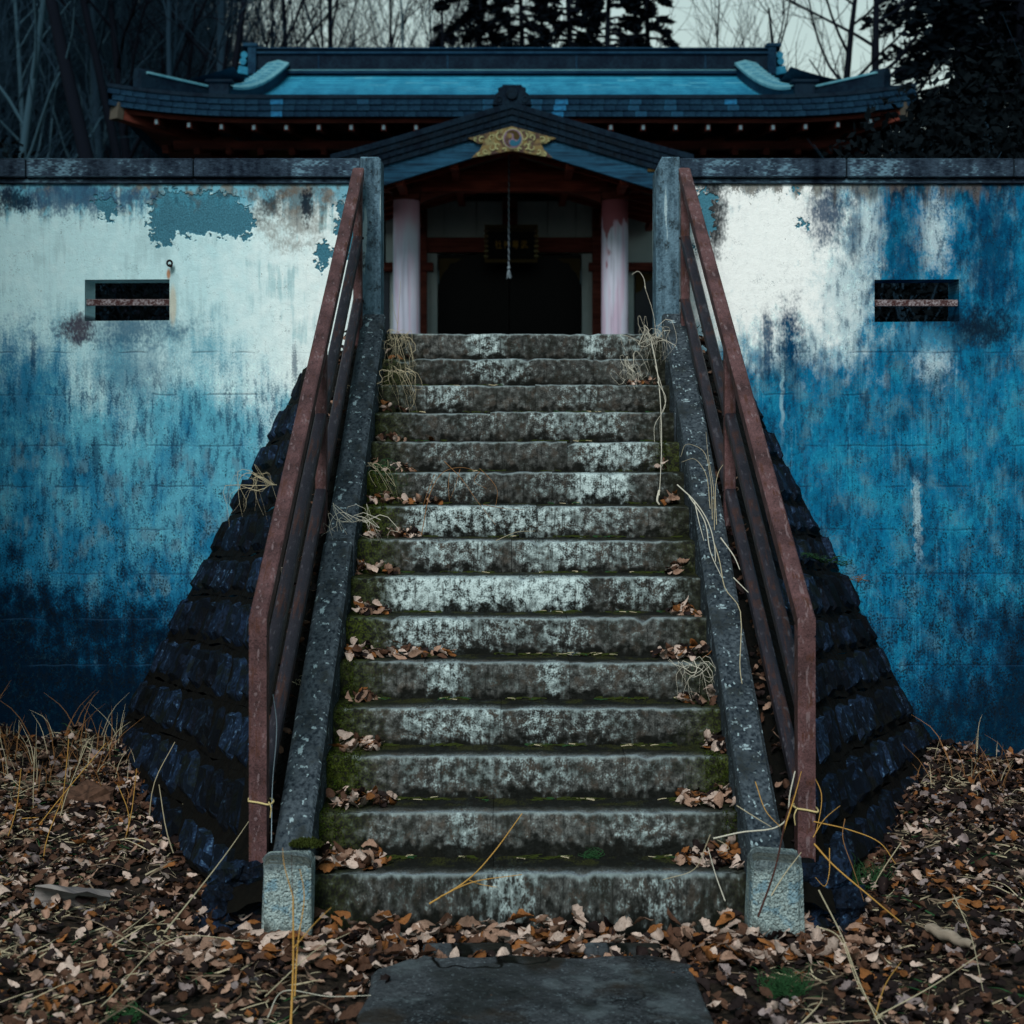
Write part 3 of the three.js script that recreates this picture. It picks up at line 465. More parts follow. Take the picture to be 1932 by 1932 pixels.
// ---------- stone-faced flanks of the stairs ----------
function flank(side, T0, T1, B0, B1, label) {                        // top edge T0 (front) - T1 (wall), foot B0 - B1
  const o = thing('stone_flank', label, 'stone embankment'), topAt = (y) => T0.clone().lerp(T1, Math.min(1, Math.max(0, (y - T0.y) / (T1.y - T0.y)))), wallAt = (y) => B1.clone().lerp(T1, (y - B1.y) / (T1.y - B1.y));
  const r = rngOf(side < 0 ? 41 : 43), out = T1.clone().sub(B1).cross(B0.clone().sub(B1)).normalize(); if (out.x * side < 0) out.negate();
  // the courses rise gently towards the front: level Y at the wall, riseTo(Y) on the sloping top edge
  const slopeY = (T1.y - T0.y) / 3.84, riseTo = (y) => (y + 0.09 * 3.84 + 0.09 * T0.y / slopeY) / (1 + 0.09 / slopeY);
  const rows = [-0.34]; while (rows[rows.length - 1] < T1.y - 0.14) rows.push(rows[rows.length - 1] + 0.205 + r() * 0.07);
  const wob = (q, s) => (q === 0 || q === rows.length - 1 ? 0 : 0.035 * n2(s * 1.6 + 7 * side, q * 3.7));
  // mortar body
  const pos = [], sink = out.clone().multiplyScalar(-0.012), N = 16, q = (...v) => v.forEach((p) => pos.push(p.x, p.y, p.z));
  for (let j = 0; j + 1 < rows.length; j++) { const yA = rows[j], yB = Math.min(rows[j + 1], T1.y), a0 = topAt(riseTo(yA)), b0 = wallAt(yA), a1 = topAt(riseTo(yB)), b1 = wallAt(yB), L = a0.distanceTo(b0), up = a1.clone().sub(a0).normalize(); for (let i = 0; i < N; i++) { const P = (A, B, t, k) => A.clone().lerp(B, t).addScaledVector(up, wob(k, t * L)).add(sink), t0 = i / N, t1 = (i + 1) / N; q(P(a0, b0, t0, j), P(a0, b0, t1, j), P(a1, b1, t1, j + 1), P(a0, b0, t0, j), P(a1, b1, t1, j + 1), P(a1, b1, t0, j + 1)); } }
  // earth strip between the flank's top edge and the kerb
  const kx = side < 0 ? -0.945 : 1.09, M1 = 24;
  const strip = (Z, k) => { const f = Math.min(1, (Z - 6.35) / 3.99), x = lerp(lerp(T0.x, T1.x, f) + side * 0.015, kx, k); return V(x, lerp(lerp(T0.y, T1.y, f), Math.min(kerbY(Z) - 0.075, 2.5), Math.sin(k * 1.57)) + 0.03 * fbm(x * 7, Z * 7, 3) * Math.sin(k * 3.14) - 0.01, -Z); };
  for (let i = 0; i < M1; i++) for (let k = 0; k < 4; k++) { const za = lerp(6.35, 10.36, i / M1), zb = lerp(6.35, 10.36, (i + 1) / M1); const a = strip(za, k / 4), b = strip(zb, k / 4), c = strip(zb, (k + 1) / 4), d = strip(za, (k + 1) / 4); q(a, b, c, a, c, d); }
  mesh('earth_core', raw(pos, null, 1.0), M.joint, o);
  for (let j = 0; j + 1 < rows.length; j++) {
    const yA = rows[j], yB = Math.min(rows[j + 1], T1.y), a0 = topAt(riseTo(yA)), b0 = wallAt(yA), a1 = topAt(riseTo(yB)), b1 = wallAt(yB), L = a0.distanceTo(b0);
    let s = -0.05 + r() * 0.1;
    while (s < L - 0.04) {
      const w = 0.20 + r() * 0.24, s0 = Math.max(0, s), s1 = Math.min(L, s + w); s += w; if (s1 - s0 < 0.07) continue;
      const G = 6, grid = [], seed = r() * 90, bulge = 0.008 + r() * 0.02, v0s = (r() - 0.5) * 0.16, v1s = (r() - 0.5) * 0.16, tip = (r() - 0.5) * 0.03, tilt = (r() - 0.5) * 0.02, dir = b0.clone().sub(a0).normalize(), lean = (r() - 0.5) * 0.10, vTop = 0.985 - r() * 0.06, gapU = 0.035 + r() * 0.05 , up = a1.clone().sub(a0).normalize();
      for (let i = 0; i <= G; i++) { grid.push([]); for (let k = 0; k <= G; k++) {
        const u0 = i / G, v0 = k / G, cu = 2 * u0 - 1, cv = 2 * v0 - 1, cut = 0.10 * (cu * cu) * (cv * cv), u = u0 - cut * cu * 0.9, v = v0 - cut * cv * 0.9;   // corners worn off
        const sL = lerp(s0 + gapU * (s1 - s0), s1 - gapU * (s1 - s0), u), t0 = Math.min(1, sL / L), p = a0.clone().lerp(b0, t0).addScaledVector(up, wob(j, sL)).lerp(a1.clone().lerp(b1, Math.min(1, Math.max(0, t0 + lean * v / L))).addScaledVector(up, wob(j + 1, sL)), 0.03 + v0s * 0.5 + v * (vTop - 0.03 + v1s * 0.5 - v0s * 0.5));
        const rim = Math.max(Math.abs(cu), Math.abs(cv)), face = 1 - rim ** 6;
        p.addScaledVector(dir, 0.012 * (0.5 - u) + 0.016 * n3(u * 2 + seed, v * 2, 1)).addScaledVector(up, 0.014 * n3(u * 2, v * 2 + seed, 5));
        p.addScaledVector(out, (rim > 0.999 ? -0.03 : bulge * face) + 0.010 * n3(u * 3 + seed, v * 2.2 + seed, 9) * (rim < 0.999) + tip * (u - 0.5) + tilt * (v - 0.5));
        grid[i].push(p);
      } }
      const P = [], z = (...v) => v.forEach((p) => P.push(p.x, p.y, p.z));
      for (let i = 0; i < G; i++) for (let k = 0; k < G; k++) { const A = grid[i][k], B = grid[i + 1][k], C = grid[i + 1][k + 1], D = grid[i][k + 1]; side < 0 ? z(A, C, B, A, D, C) : z(A, B, C, A, C, D); }
      mesh('stone', raw(P, null, 0.75), M.flank[Math.floor(r() * 5)], o);
    }
  }
  // rubble at the front end, closing the embankment beside the post
  for (let i = 0; i < 11; i++) { const g = new THREE.IcosahedronGeometry(1, 3), p = g.attributes.position, w = 0.06 + r() * 0.05, h = 0.05 + r() * 0.035, e = r() * 50; for (let k = 0; k < p.count; k++) { const x = p.getX(k), y = p.getY(k), z = p.getZ(k), f = 1 + 0.3 * n3(x * 1.3 + e, y * 1.3, z * 1.3) + 0.08 * n3(x * 4, y * 4 + e, z * 4); p.setXYZ(k, x * w * f, y * h * f, z * 0.06 * f); } g.computeVertexNormals(); const row = Math.floor(i / 4), c = i % 4; place(g, [T0.x + side * (0.06 - c * 0.075 - row * 0.012) + (r() - 0.5) * 0.02, 0.0 + row * 0.095 + (r() - 0.5) * 0.02, -(6.43 + row * 0.03 + r() * 0.03)], [0, r() - 0.5, (r() - 0.5) * 0.6]); mesh('stone', g, M.flank[i % 3], o); }
  return o;
}
flank(-1, V(-1.10, 0.10, -6.5), V(-1.317, 2.36, -10.34), V(-1.16, -0.05, -6.45), V(-2.56, -0.03, -10.34), 'dark rough stone embankment on the left side of the stairs');
flank(1, V(1.25, 0.10, -6.5), V(1.43, 2.36, -10.34), V(1.32, -0.05, -6.45), V(2.71, -0.12, -10.34), 'dark rough stone embankment on the right side, under the fern');

// ---------- handrails ----------
function handrail(side, x0, x1, label) {
  const o = thing('handrail', label, 'handrail'), zf = 6.53, zb = 10.20, yf = 1.225, yb = 3.605, X = (z) => lerp(x0, x1, (z - zf) / (zb - zf)), Y = (z) => lerp(yf, yb, (z - zf) / (zb - zf)), p = (z, dy = 0) => V(X(z), Y(z) + dy, -z);
  const post = (z, bot, w, m) => mesh('post', box(w, Y(z) - 0.066 - bot, w, [X(z), (Y(z) - 0.066 + bot) / 2, -z], null, 0.007), m, o);
  mesh('post', [slantBar(V(X(zf), Y(zf) - 0.079, -zf), V(X(zf + 0.07), Y(zf + 0.07) - 0.079, -(zf + 0.07)), 0.071, Y(zf) - 0.079 + 0.4, 0.006)], M.rust, o).userData.label = 'front post with a mitred top';
  post(8.45, kerbY(8.45) - 0.15, 0.06, M.rust); post(10.17, 2.46, 0.056, M.rust);
  mesh('top_rail', slantBar(p(zf), p(zb), 0.072, 0.078), M.rust, o);
  const pieces = [[6.60, 8.42], [8.48, 10.14]];
  for (const dy of [-0.395, -0.785]) for (const [a, b] of pieces) mesh(dy > -0.5 ? 'middle_rail' : 'lower_rail', slantBar(p(a, dy), p(b, dy), 0.056, 0.062), M.rustDark, o);
  for (const z of [8.45, 10.17]) for (const dy of [-0.395, -0.785]) mesh('bolt', cyl(0.008, 0.008, 0.012, [X(z) - side * 0.031, Y(z) + dy - 0.03, -z], [0, 0, Math.PI / 2], 8), M.iron, o);
  return o;
}
handrail(-1, -1.020, -0.962, 'rusty square steel handrail left of the stairs');
handrail(1, 1.182, 1.080, 'rusty square steel handrail right of the stairs');
// ---------- the hall behind the wall ----------
const CY = 2.5;                                                       // level of the court
const hall = thing('shrine_hall', 'old wooden shrine hall with a turquoise copper roof and a gabled porch behind the wall', 'shrine');
{
  // roof: front slope, hollow in section, with lifted corners
  const ZE = 22.8, ZR = 28, EH = 5.66, YE = 6.585, tOf = (Z) => (Z - ZE) / (ZR - ZE);
  const lift = (x, Z) => 0.165 * Math.max(0, (Math.abs(x) - 3.6) / 2.06) ** 2 * (1 - sm(0, 3, Z - ZE));
  const prof = (t) => YE + 1.43 * (0.42 * t + 0.58 * t * t);
  const RY = (x, Z) => prof(tOf(Z)) + lift(x, Z);
  const halfW = (Z) => (Z < ZE + 1.5 ? EH - (Z - ZE) : 4.16);
  // courses of copper sheet, each a stepped strip across the slope
  const NC = 24, fields = [[], [], []], lips = [], q = (k, a, b, c, d) => fields[k].push(...a, ...b, ...c, ...a, ...c, ...d), rr = rngOf(66);
  for (let i = 0; i < NC; i++) {
    const za = lerp(ZE + 0.02, ZR, i / NC), zb = lerp(ZE + 0.02, ZR, (i + 1) / NC), wa = halfW(za), wb = halfW(zb), NXX = 28;
    for (let k = 0; k < NXX; k++) {
      const P = (z, w, f, dy) => { const x = lerp(-w, w, f); return [x, RY(x, z) + dy, -z]; }, f0 = k / NXX, f1 = (k + 1) / NXX;
      q(rr() < 0.5 ? i % 2 : rr() < 0.3 ? 2 : 0, P(za, wa, f0, 0.017), P(za, wa, f1, 0.017), P(zb, wb, f1, -0.008), P(zb, wb, f0, -0.008));
      const A = P(za, wa, f0, -0.012), B = P(za, wa, f1, -0.012), C = P(za, wa, f1, 0.016), D = P(za, wa, f0, 0.016); for (const v of [A, B, C, A, C, D]) lips.push(v[0], v[1], v[2] + 0.004);
    }
  }
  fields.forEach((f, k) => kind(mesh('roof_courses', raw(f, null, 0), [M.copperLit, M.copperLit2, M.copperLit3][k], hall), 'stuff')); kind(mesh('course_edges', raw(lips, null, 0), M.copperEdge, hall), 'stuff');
  // sheet joints: low ridges running up the slope are left to the courses; the other slopes
  const NG = 12;
  for (const s of [-1, 1]) { const other = []; for (let i = 0; i < NG; i++) for (let k = 0; k < NG; k++) {   // side slopes between the corner ridges and the gable walls
    const S2 = (f, g) => { const e = lerp(ZE, 33.2, f), x0 = EH, zi = lerp(ZE + 1.5, 31.7, f), x = lerp(x0, 4.16, g), z = lerp(e, zi, g), h = YE + 0.75 * (0.5 * g + 0.5 * g * g); return [s * x, h + lift(EH, ZE + Math.min(e - ZE, 33.2 - e)) * (1 - g), -z]; };
    other.push(...S2(i / NG, k / NG), ...S2((i + 1) / NG, k / NG), ...S2((i + 1) / NG, (k + 1) / NG), ...S2(i / NG, k / NG), ...S2((i + 1) / NG, (k + 1) / NG), ...S2(i / NG, (k + 1) / NG));
  }
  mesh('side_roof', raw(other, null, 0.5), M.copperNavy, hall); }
  const back = []; for (let i = 0; i < 16; i++) { const t0 = i / 16, t1 = (i + 1) / 16, P = (t, x) => [x, prof(t), -(33.2 - 5.2 * t)], w = 4.9; back.push(...P(t0, -w), ...P(t0, w), ...P(t1, w), ...P(t0, -w), ...P(t1, w), ...P(t1, -w)); }
  mesh('back_roof', raw(back, null, 0.5), M.copperNavy, hall);
  for (const s of [-1, 1]) { const g = []; for (let i = 0; i < 10; i++) { const t0 = 0.3 + 0.7 * i / 10, t1 = 0.3 + 0.7 * (i + 1) / 10, A = (t) => [s * 4.0, prof(t) - 0.05, -(ZE + 5.2 * t)], B = (t) => [s * 4.0, prof(t) - 0.05, -(33.2 - 5.2 * t)]; g.push(...A(t0), ...B(t0), ...B(t1), ...A(t0), ...B(t1), ...A(t1)); } mesh('gable_wall', raw(g, null, 0), M.redDull, hall); }
  // eaves edge: three courses of copper shingles, each shingle its own piece; some are streaked pale blue
  const shingle = new THREE.BoxGeometry(1, 1, 1), r = rngOf(5), pale = [-3.36, 0.62, 3.1], half = [-2.12, 0.36, 2.28, 1.75, -0.4];
  boxUV(shingle);
  for (let c = 0; c < 3; c++) {
    const hh = 0.082, NXS = 66; let x = -EH + (c % 2) * 0.06;
    for (let k = 0; k < NXS && x < EH - 0.02; k++) {
      const w = Math.min(0.158 + r() * 0.03, EH - x), xm = x + w / 2, L = (a) => 0.165 * Math.max(0, (Math.abs(a) - 3.6) / 2.06) ** 2;
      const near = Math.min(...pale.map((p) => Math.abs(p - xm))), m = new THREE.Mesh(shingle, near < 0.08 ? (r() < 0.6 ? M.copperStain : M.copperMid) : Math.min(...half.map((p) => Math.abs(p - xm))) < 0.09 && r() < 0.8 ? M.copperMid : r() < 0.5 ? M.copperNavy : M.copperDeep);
      m.name = 'shingle'; m.position.set(xm, YE - 0.03 - hh * (c + 0.5) + L(xm), -(ZE + 0.06 + 0.018 * c + r() * 0.006)); m.rotation.z = Math.atan((L(x + w) - L(x)) / w); m.scale.set(w - 0.006, hh - 0.004, 0.16); m.castShadow = m.receiveShadow = true; hall.add(m); x += w;
    }
  }
  // lower lip of the eaves, side eaves
  const edge = (y0, y1, z, w, m, nm) => { const p = []; for (let i = 0; i < 40; i++) { const a = lerp(-w, w, i / 40), b = lerp(-w, w, (i + 1) / 40), La = lift(a, ZE), Lb = lift(b, ZE), A = [a, y0 + La, -z], B = [b, y0 + Lb, -z], C = [b, y1 + Lb, -z], D = [a, y1 + La, -z], d = 0.07, k = (v) => [v[0], v[1], v[2] - d]; for (const f of [[A, B, C, D], [k(B), k(A), k(D), k(C)], [D, C, k(C), k(D)], [k(A), k(B), B, A]]) p.push(...f[0], ...f[1], ...f[2], ...f[0], ...f[2], ...f[3]); } mesh(nm, raw(p, null, 0.3), m, hall); };
  edge(YE - 0.03, YE + 0.022, ZE - 0.035, EH, M.copperBlack, 'eave_cap'); edge(YE - 0.345, YE - 0.285, ZE + 0.12, EH - 0.06, M.redDull, 'eave_board');
  for (const s of [-1, 1]) { const p = []; for (let i = 0; i < 16; i++) { const F2 = (f, dy) => { const e = lerp(ZE, 33.2, f); return [s * EH, YE + dy + lift(EH, ZE + Math.min(e - ZE, 33.2 - e)), -e]; }, a = i / 16, b = (i + 1) / 16, A = F2(a, -0.28), B = F2(b, -0.28), C = F2(b, 0.02), D = F2(a, 0.02); p.push(...A, ...B, ...C, ...A, ...C, ...D); } mesh('side_eave', raw(p, null, 0.3), M.copperNavy, hall); }
  // soffit boards, rafters with whitened ends
  const sof = []; { const zi = 24.7; for (let i = 0; i < 30; i++) { const A = (f, g) => { const x = lerp(-EH + 0.1, EH - 0.1, f), z = lerp(ZE + 0.12, zi, g); return [lerp(x, x * 0.84, g), YE - 0.30 + lift(x, ZE) * (1 - g) + 0.12 * g, -z]; }; for (const [g0, g1] of [[0, 0.5], [0.5, 1]]) { const a = A(i / 30, g0), b = A((i + 1) / 30, g0), c = A((i + 1) / 30, g1), d = A(i / 30, g1); sof.push(...a, ...b, ...c, ...a, ...c, ...d); } } }
  for (const s of [-1, 1]) for (let i = 0; i < 10; i++) { const A = (f, g) => [s * lerp(EH - 0.1, 4.7, g), YE - 0.30 + lift(EH, ZE + lerp(0, 5.2, f)) * (1 - g) + 0.12 * g, -lerp(lerp(ZE + 0.12, 33.1, f), lerp(24.7, 31.5, f), g)]; const a = A(i / 10, 0), b = A((i + 1) / 10, 0), c = A((i + 1) / 10, 1), d = A(i / 10, 1); sof.push(...a, ...b, ...c, ...a, ...c, ...d); }
  mesh('soffit_board', raw(sof, null, 0.3), M.redDull, hall);
  for (let k = -11; k <= 11; k++) {
    const x = k * 0.4575 + 0.02, L = lift(x, ZE), rf = mesh('rafter', beam(V(x, YE - 0.40 + L, -(ZE + 0.16)), V(x * 0.97, YE - 0.26, -24.6), 0.075, 0.10, 0), M.redDull, hall);
    mesh('rafter_end', box(0.042, 0.062, 0.02, [x, YE - 0.405 + L, -(ZE + 0.150)], null, 0.004), M.white, rf);
    mesh('rafter', beam(V(x, YE - 0.64 + L * 0.3, -(ZE + 0.72)), V(x * 0.97, YE - 0.40, -24.6), 0.085, 0.11, 0), M.redDull, hall);
  }
  mesh('eave_beam', beam(V(-4.9, YE - 0.545, -23.62), V(4.9, YE - 0.545, -23.62), 0.14, 0.12), M.redDull, hall);
  for (const s of [-1, 1]) {                                          // corner beams with gilt end plates
    const a = V(s * 5.58, YE - 0.29 + 0.10, -22.86), b = V(s * 4.1, YE - 0.48, -24.5), cb = mesh('corner_beam', beam(a, b, 0.17, 0.22), M.red, hall);
    const d = b.clone().sub(a).normalize(), e = a.clone().addScaledVector(d, 0.10), f = a.clone().addScaledVector(d, -0.012); mesh('end_plate', beam(f, e, 0.186, 0.236), M.plate, cb);
  }
  // ridge: base, recessed band, cap; end tiles in rolls
  const rw = 4.40, rb = (y, h, d, m, w = rw, bev = 0.012) => mesh('ridge_course', box(w * 2, h, d, [0, y + h / 2, -ZR], null, bev), m, hall);
  rb(7.97, 0.05, 0.56, M.copperNavy, 4.0); rb(8.025, 0.018, 0.5, M.copperPale, 4.0); rb(8.05, 0.26, 0.42, M.copperBlack); rb(8.31, 0.045, 0.50, M.copperNavy); rb(8.355, 0.035, 0.44, M.copperBlack); rb(8.39, 0.028, 0.54, M.copperNavy);
  for (let k = 0; k < 4; k++) mesh('ridge_seam', box(0.02, 0.24, 0.44, [-3.3 + k * 2.2, 8.18, -ZR], null, 0), M.copperNavy, hall);
  for (const s of [-1, 1]) {
    const tile = mesh('ridge_end_tile', [box(0.14, 0.46, 0.56, [s * (rw + 0.03), 8.19, -ZR]), box(0.26, 0.07, 0.60, [s * (rw + 0.06), 8.455, -ZR], null, 0.02)], M.copperNavy, hall);
    for (const [dy, dx] of [[8.30, 0.20], [8.19, 0.22]]) mesh('roll', cyl(0.06, 0.06, 0.44, [s * (rw + dx - 0.03), dy, -ZR], [Math.PI / 2, 0, 0], 12), M.copperEdge, tile);
    mesh('roll', box(0.22, 0.14, 0.46, [s * (rw + 0.17), 8.03, -ZR], [0, 0, s * 0.2], 0.02), M.copperEdge, tile);
    // descending ridge, curved like the slope
    const Z0 = 23.45, pts = []; for (let i = 0; i <= 14; i++) { const t = i / 14, Z = lerp(Z0, 27.75, t), x = s * lerp(4.20, 3.98, t ** 1.4); pts.push([x, RY(x * 0.98, Z) - 0.02, Z]); }
    const W = 0.15, H = (t) => 0.20 + 0.07 * t, tri = [], capT = [], qd = (o, a, b, c, d) => o.push(...a, ...b, ...c, ...a, ...c, ...d);
    for (let i = 0; i < 14; i++) { const [x0, y0, z0] = pts[i], [x1, y1, z1] = pts[i + 1], h0 = H(i / 14), h1 = H((i + 1) / 14); for (const e of [-1, 1]) qd(tri, [x0 + e * W, y0, -z0], [x1 + e * W, y1, -z1], [x1 + e * W, y1 + h1, -z1], [x0 + e * W, y0 + h0, -z0]); const T = (dx, dy, k) => { const [x, y, z] = pts[k]; return [x + dx, y + H(k / 14) + dy, -z]; }; const c = W + 0.035; qd(capT, T(-c, 0, i), T(0, 0.05, i), T(0, 0.05, i + 1), T(-c, 0, i + 1)); qd(capT, T(0, 0.05, i), T(c, 0, i), T(c, 0, i + 1), T(0, 0.05, i + 1)); qd(capT, T(-c, -0.04, i), T(-c, 0, i), T(-c, 0, i + 1), T(-c, -0.04, i + 1)); qd(capT, T(c, 0, i), T(c, -0.04, i), T(c, -0.04, i + 1), T(c, 0, i + 1)); }
    const dr = mesh('descending_ridge', raw(tri, null, 0.4), M.copperNavy, hall); mesh('ridge_cap', raw(capT, null, 0.4), M.copperPale, dr);
    for (let i = 1; i < 14; i++) { const [x, y, z] = pts[i]; mesh('cap_seam', box(0.3, 0.008, 0.012, [x, y + H(i / 14) + 0.042, -z], null, 0), M.copperEdge, dr); }
    const [ex, ey, ez] = pts[0]; mesh('ridge_foot_tile', [box(0.30, 0.26, 0.14, [ex, ey + 0.11, -(ez - 0.06)], null, 0.02), box(0.40, 0.05, 0.22, [ex, ey + 0.25, -(ez - 0.05)], null, 0.02)], M.copperBlack, hall);
    const cr = mesh('corner_ridge', beam(V(s * 4.25, YE + 0.20, -24.05), V(s * 5.22, YE + 0.26, -23.05), 0.2, 0.2), M.copperBlack, hall);
    mesh('ridge_cap', beam(V(s * 4.25, YE + 0.32, -24.05), V(s * 5.22, YE + 0.375, -23.05), 0.24, 0.035), M.copperPale, cr);
    mesh('corner_tile', [box(0.20, 0.28, 0.14, [s * 5.25, YE + 0.22, -23.02], [0, s * 0.78, 0], 0.02), cyl(0.075, 0.075, 0.26, [s * 5.21, YE + 0.37, -23.06], [Math.PI / 2, s * 0.78, 0, 'YXZ'], 14)], M.copperBlack, hall);
  }
  // body of the hall
  const ZH = 24.6, hx = 4.25;
  mesh('hall_wall', [box(0.12, 3.7, 6.9, [-hx, CY + 2.0, -28.1]), box(0.12, 3.7, 6.9, [hx, CY + 2.0, -28.1]), box(hx * 2, 3.7, 0.12, [0, CY + 2.0, -31.5]), box(hx * 2 - 0.14, 0.08, 6.8, [0, 6.25, -28.1])], M.plaster, hall);
  const panel = (x0, x1, y0, y1, m = M.plaster) => mesh('wall_panel', box(x1 - x0, y1 - y0, 0.05, [(x0 + x1) / 2, (y0 + y1) / 2, -(ZH + 0.03)], null, 0), m, hall);
  const wx = (d) => (d - CX) / F * ZH, wy = (d) => EYE + (HZ - d) / F * ZH, DY = wy(478);
  // upper wall: boards of white plaster with narrow joints, up to the porch rafters
  for (const [a, b] of [[800, 838], [840, 898], [900, 948], [976, 1032], [1034, 1086], [1088, 1124]]) panel(wx(a), wx(b), wy(449), wy(380));
  panel(wx(728), wx(757), wy(497), wy(395)); panel(wx(759), wx(786), wy(497), wy(395)); panel(wx(1142), wx(1245), wy(497), wy(395));
  panel(wx(806), wx(825), CY + 0.2, DY); panel(wx(1098), wx(1117), CY + 0.2, DY); panel(wx(736), wx(792), CY + 0.2, wy(513)); panel(wx(1141), wx(1196), CY + 0.2, wy(513));
  for (const s of [-1, 1]) { panel(...(s < 0 ? [-4.2, wx(716)] : [wx(1258), 4.2]), CY + 0.2, 5.7, M.plaster); for (let k = 0; k < 4; k++) { const x = s * (2.5 + k * 0.5); panel(x - 0.2, x + 0.2, 5.95, 6.2, M.ochre); } }
  const bw = (x0, x1, y0, y1, d = 0.12, m = M.red, nm = 'wall_beam') => mesh(nm, box(x1 - x0, y1 - y0, d, [(x0 + x1) / 2, (y0 + y1) / 2, -(ZH - d / 2 + 0.03)]), m, hall);
  bw(wx(800), wx(1138), wy(477), wy(449)); bw(wx(716), wx(818), wy(513), wy(497), 0.2); bw(wx(1110), wx(1250), wy(513), wy(497), 0.2);
  bw(-4.25, wx(716), 5.72, 5.92); bw(wx(1258), 4.25, 5.72, 5.92); bw(wx(948), wx(976), wy(449), wy(372), 0.08, M.red, 'king_post');
  for (const [a, b] of [[791, 806], [1117, 1136]]) bw(wx(a), wx(b), CY, wy(395), 0.16, M.red, 'wall_post');
  for (const x of [-4.2, -2.9, 2.95, 4.2]) mesh('wall_post', box(0.2, 3.6, 0.2, [x, CY + 1.75, -24.58]), M.red, hall);
  for (const x of [-4.2, -2.9, 2.95, 4.2]) mesh('bracket', [box(0.5, 0.14, 0.6, [x, 5.99, -24.35]), box(0.3, 0.14, 0.9, [x, 6.12, -24.15])], M.redDull, hall);
  // lacquered doors with brass corner plates
  for (const s of [-1, 1]) {
    const x0 = s < 0 ? wx(826) : wx(961.5), x1 = s < 0 ? wx(960.5) : wx(1097), dr = mesh('door', box(x1 - x0, DY - CY - 0.12, 0.06, [(x0 + x1) / 2, (DY + CY + 0.08) / 2 - 0.005, -(ZH + 0.02)]), M.lacquer, hall);
    const c = s < 0 ? x0 + 0.02 : x1 - 0.02, sh = new THREE.Shape([[0, 0], [-s * 0.34, 0], [-s * 0.26, -0.06], [-s * 0.17, -0.07], [-s * 0.13, -0.16], [-s * 0.06, -0.22], [0, -0.36]].map((p) => new THREE.Vector2(...p))), g = new THREE.ExtrudeGeometry(sh, { depth: 0.012, bevelEnabled: false });
    mesh('corner_plate', place(g, [c, DY - 0.08, -(ZH - 0.012)]), M.goldDull, dr); mesh('hinge', box(0.016, 0.2, 0.02, [s < 0 ? x0 + 0.01 : x1 - 0.01, DY - 0.36, -(ZH - 0.02)], null, 0), M.white, dr);
  }
  for (const s of [-1, 1]) { const x0 = s < 0 ? wx(716) : wx(1198), x1 = s < 0 ? wx(735) : wx(1256); mesh('side_door', box(x1 - x0, wy(514) - CY, 0.06, [(x0 + x1) / 2, (wy(514) + CY) / 2, -(ZH + 0.02)]), std({ color: [0.02, 0.028, 0.04], roughness: 0.22 }), hall); }
  { const sh = new THREE.Shape([[0, 0], [0.28, 0], [0.22, -0.10], [0.14, -0.14], [0.09, -0.26], [0, -0.30]].map((p) => new THREE.Vector2(...p))); mesh('corner_plate', place(new THREE.ExtrudeGeometry(sh, { depth: 0.012, bevelEnabled: false }), [wx(1199), wy(516), -(ZH - 0.014)]), M.goldDull, hall); }
  mesh('floor', box(9.0, 0.5, 9.6, [0, CY - 0.02, -27.6]), M.kerb, hall);
  // ---------- porch ----------
  const ZC = 22, cx = [-1.425, 1.389];
  const colMap = (k, peel) => tex(256, 512, (u, v) => {
    const g = pf(u, v, 20, 3, 4, k), b = pf(u, v, 8, 6, 4, k + 4);
    let c = mix([0.36, 0.38, 0.50], [0.58, 0.62, 0.72], 0.5 * g + 0.6 * b); c = mix(c, [0.44, 0.30, 0.42], sm(0.42, 0.7, g) * 0.65); c = mix(c, [0.16, 0.17, 0.22], sm(0.62, 0.7, pf(u, v, 40, 2, 3, k + 30)) * 0.35);
    c = mix(c, [0.40, 0.20, 0.27], sm(0.83, 0.99, v + 0.06 * b) * (peel ? 0.75 : 0.8)); if (peel) c = mix(c, [0.22, 0.05, 0.06], sm(0.52, 0.62, pf(u, v, 9, 7, 4, k + 9) + 0.5 * sm(0.72, 0.95, v) - 0.22 + 0.12 * g) * 0.9);
    return c;
  });
  cx.forEach((x, i) => {
    const g = cyl(0.178, 0.186, 5.02 - CY, [x, (5.02 + CY) / 2, -ZC], null, 40), col = mesh('porch_column', g, std({ map: colMap(900 + i * 20, i), roughness: 0.8 }), hall, true);
    mesh('base_stone', cyl(0.24, 0.27, 0.12, [x, CY + 0.05, -ZC], null, 24), M.kerb, col); mesh('capital', [box(0.36, 0.10, 0.36, [x, 5.065, -ZC]), box(0.42, 0.06, 0.42, [x, 5.14, -ZC]), box(0.20, 0.24, 0.20, [x, 5.28, -ZC])], M.red, col);
  });
  const bm = (a, b, w, h, m = M.redPorch, nm = 'porch_beam') => mesh(nm, beam(V(...a), V(...b), w, h), m, hall);
  bm([-1.95, 5.27, -ZC - 0.01], [1.92, 5.27, -ZC - 0.01], 0.2, 0.27);
  // rainbow-shaped underside: two haunches
  for (const s of [-1, 1]) mesh('haunch', place(new THREE.ExtrudeGeometry(new THREE.Shape([[0, 0], [s * 0.5, 0], [s * 0.28, -0.05], [0, -0.16]].map((p) => new THREE.Vector2(...p))), { depth: 0.14, bevelEnabled: false }), [cx[(1 - s) / 2] + s * 0.19, 5.137, -ZC - 0.08]), M.red, hall);
  for (const x of cx) bm([x, 5.05, -ZC - 0.2], [x, 5.05, -ZH + 0.1], 0.16, 0.22);
  const PZ = 20.6, pk = 6.077, sl = 0.298, ph = 2.30;                 // gable of the porch: front, peak, slope, half width
  bm([0, 5.40, -ZC], [0, 5.86, -ZC], 0.2, 0.2, M.redPorch, 'king_post');
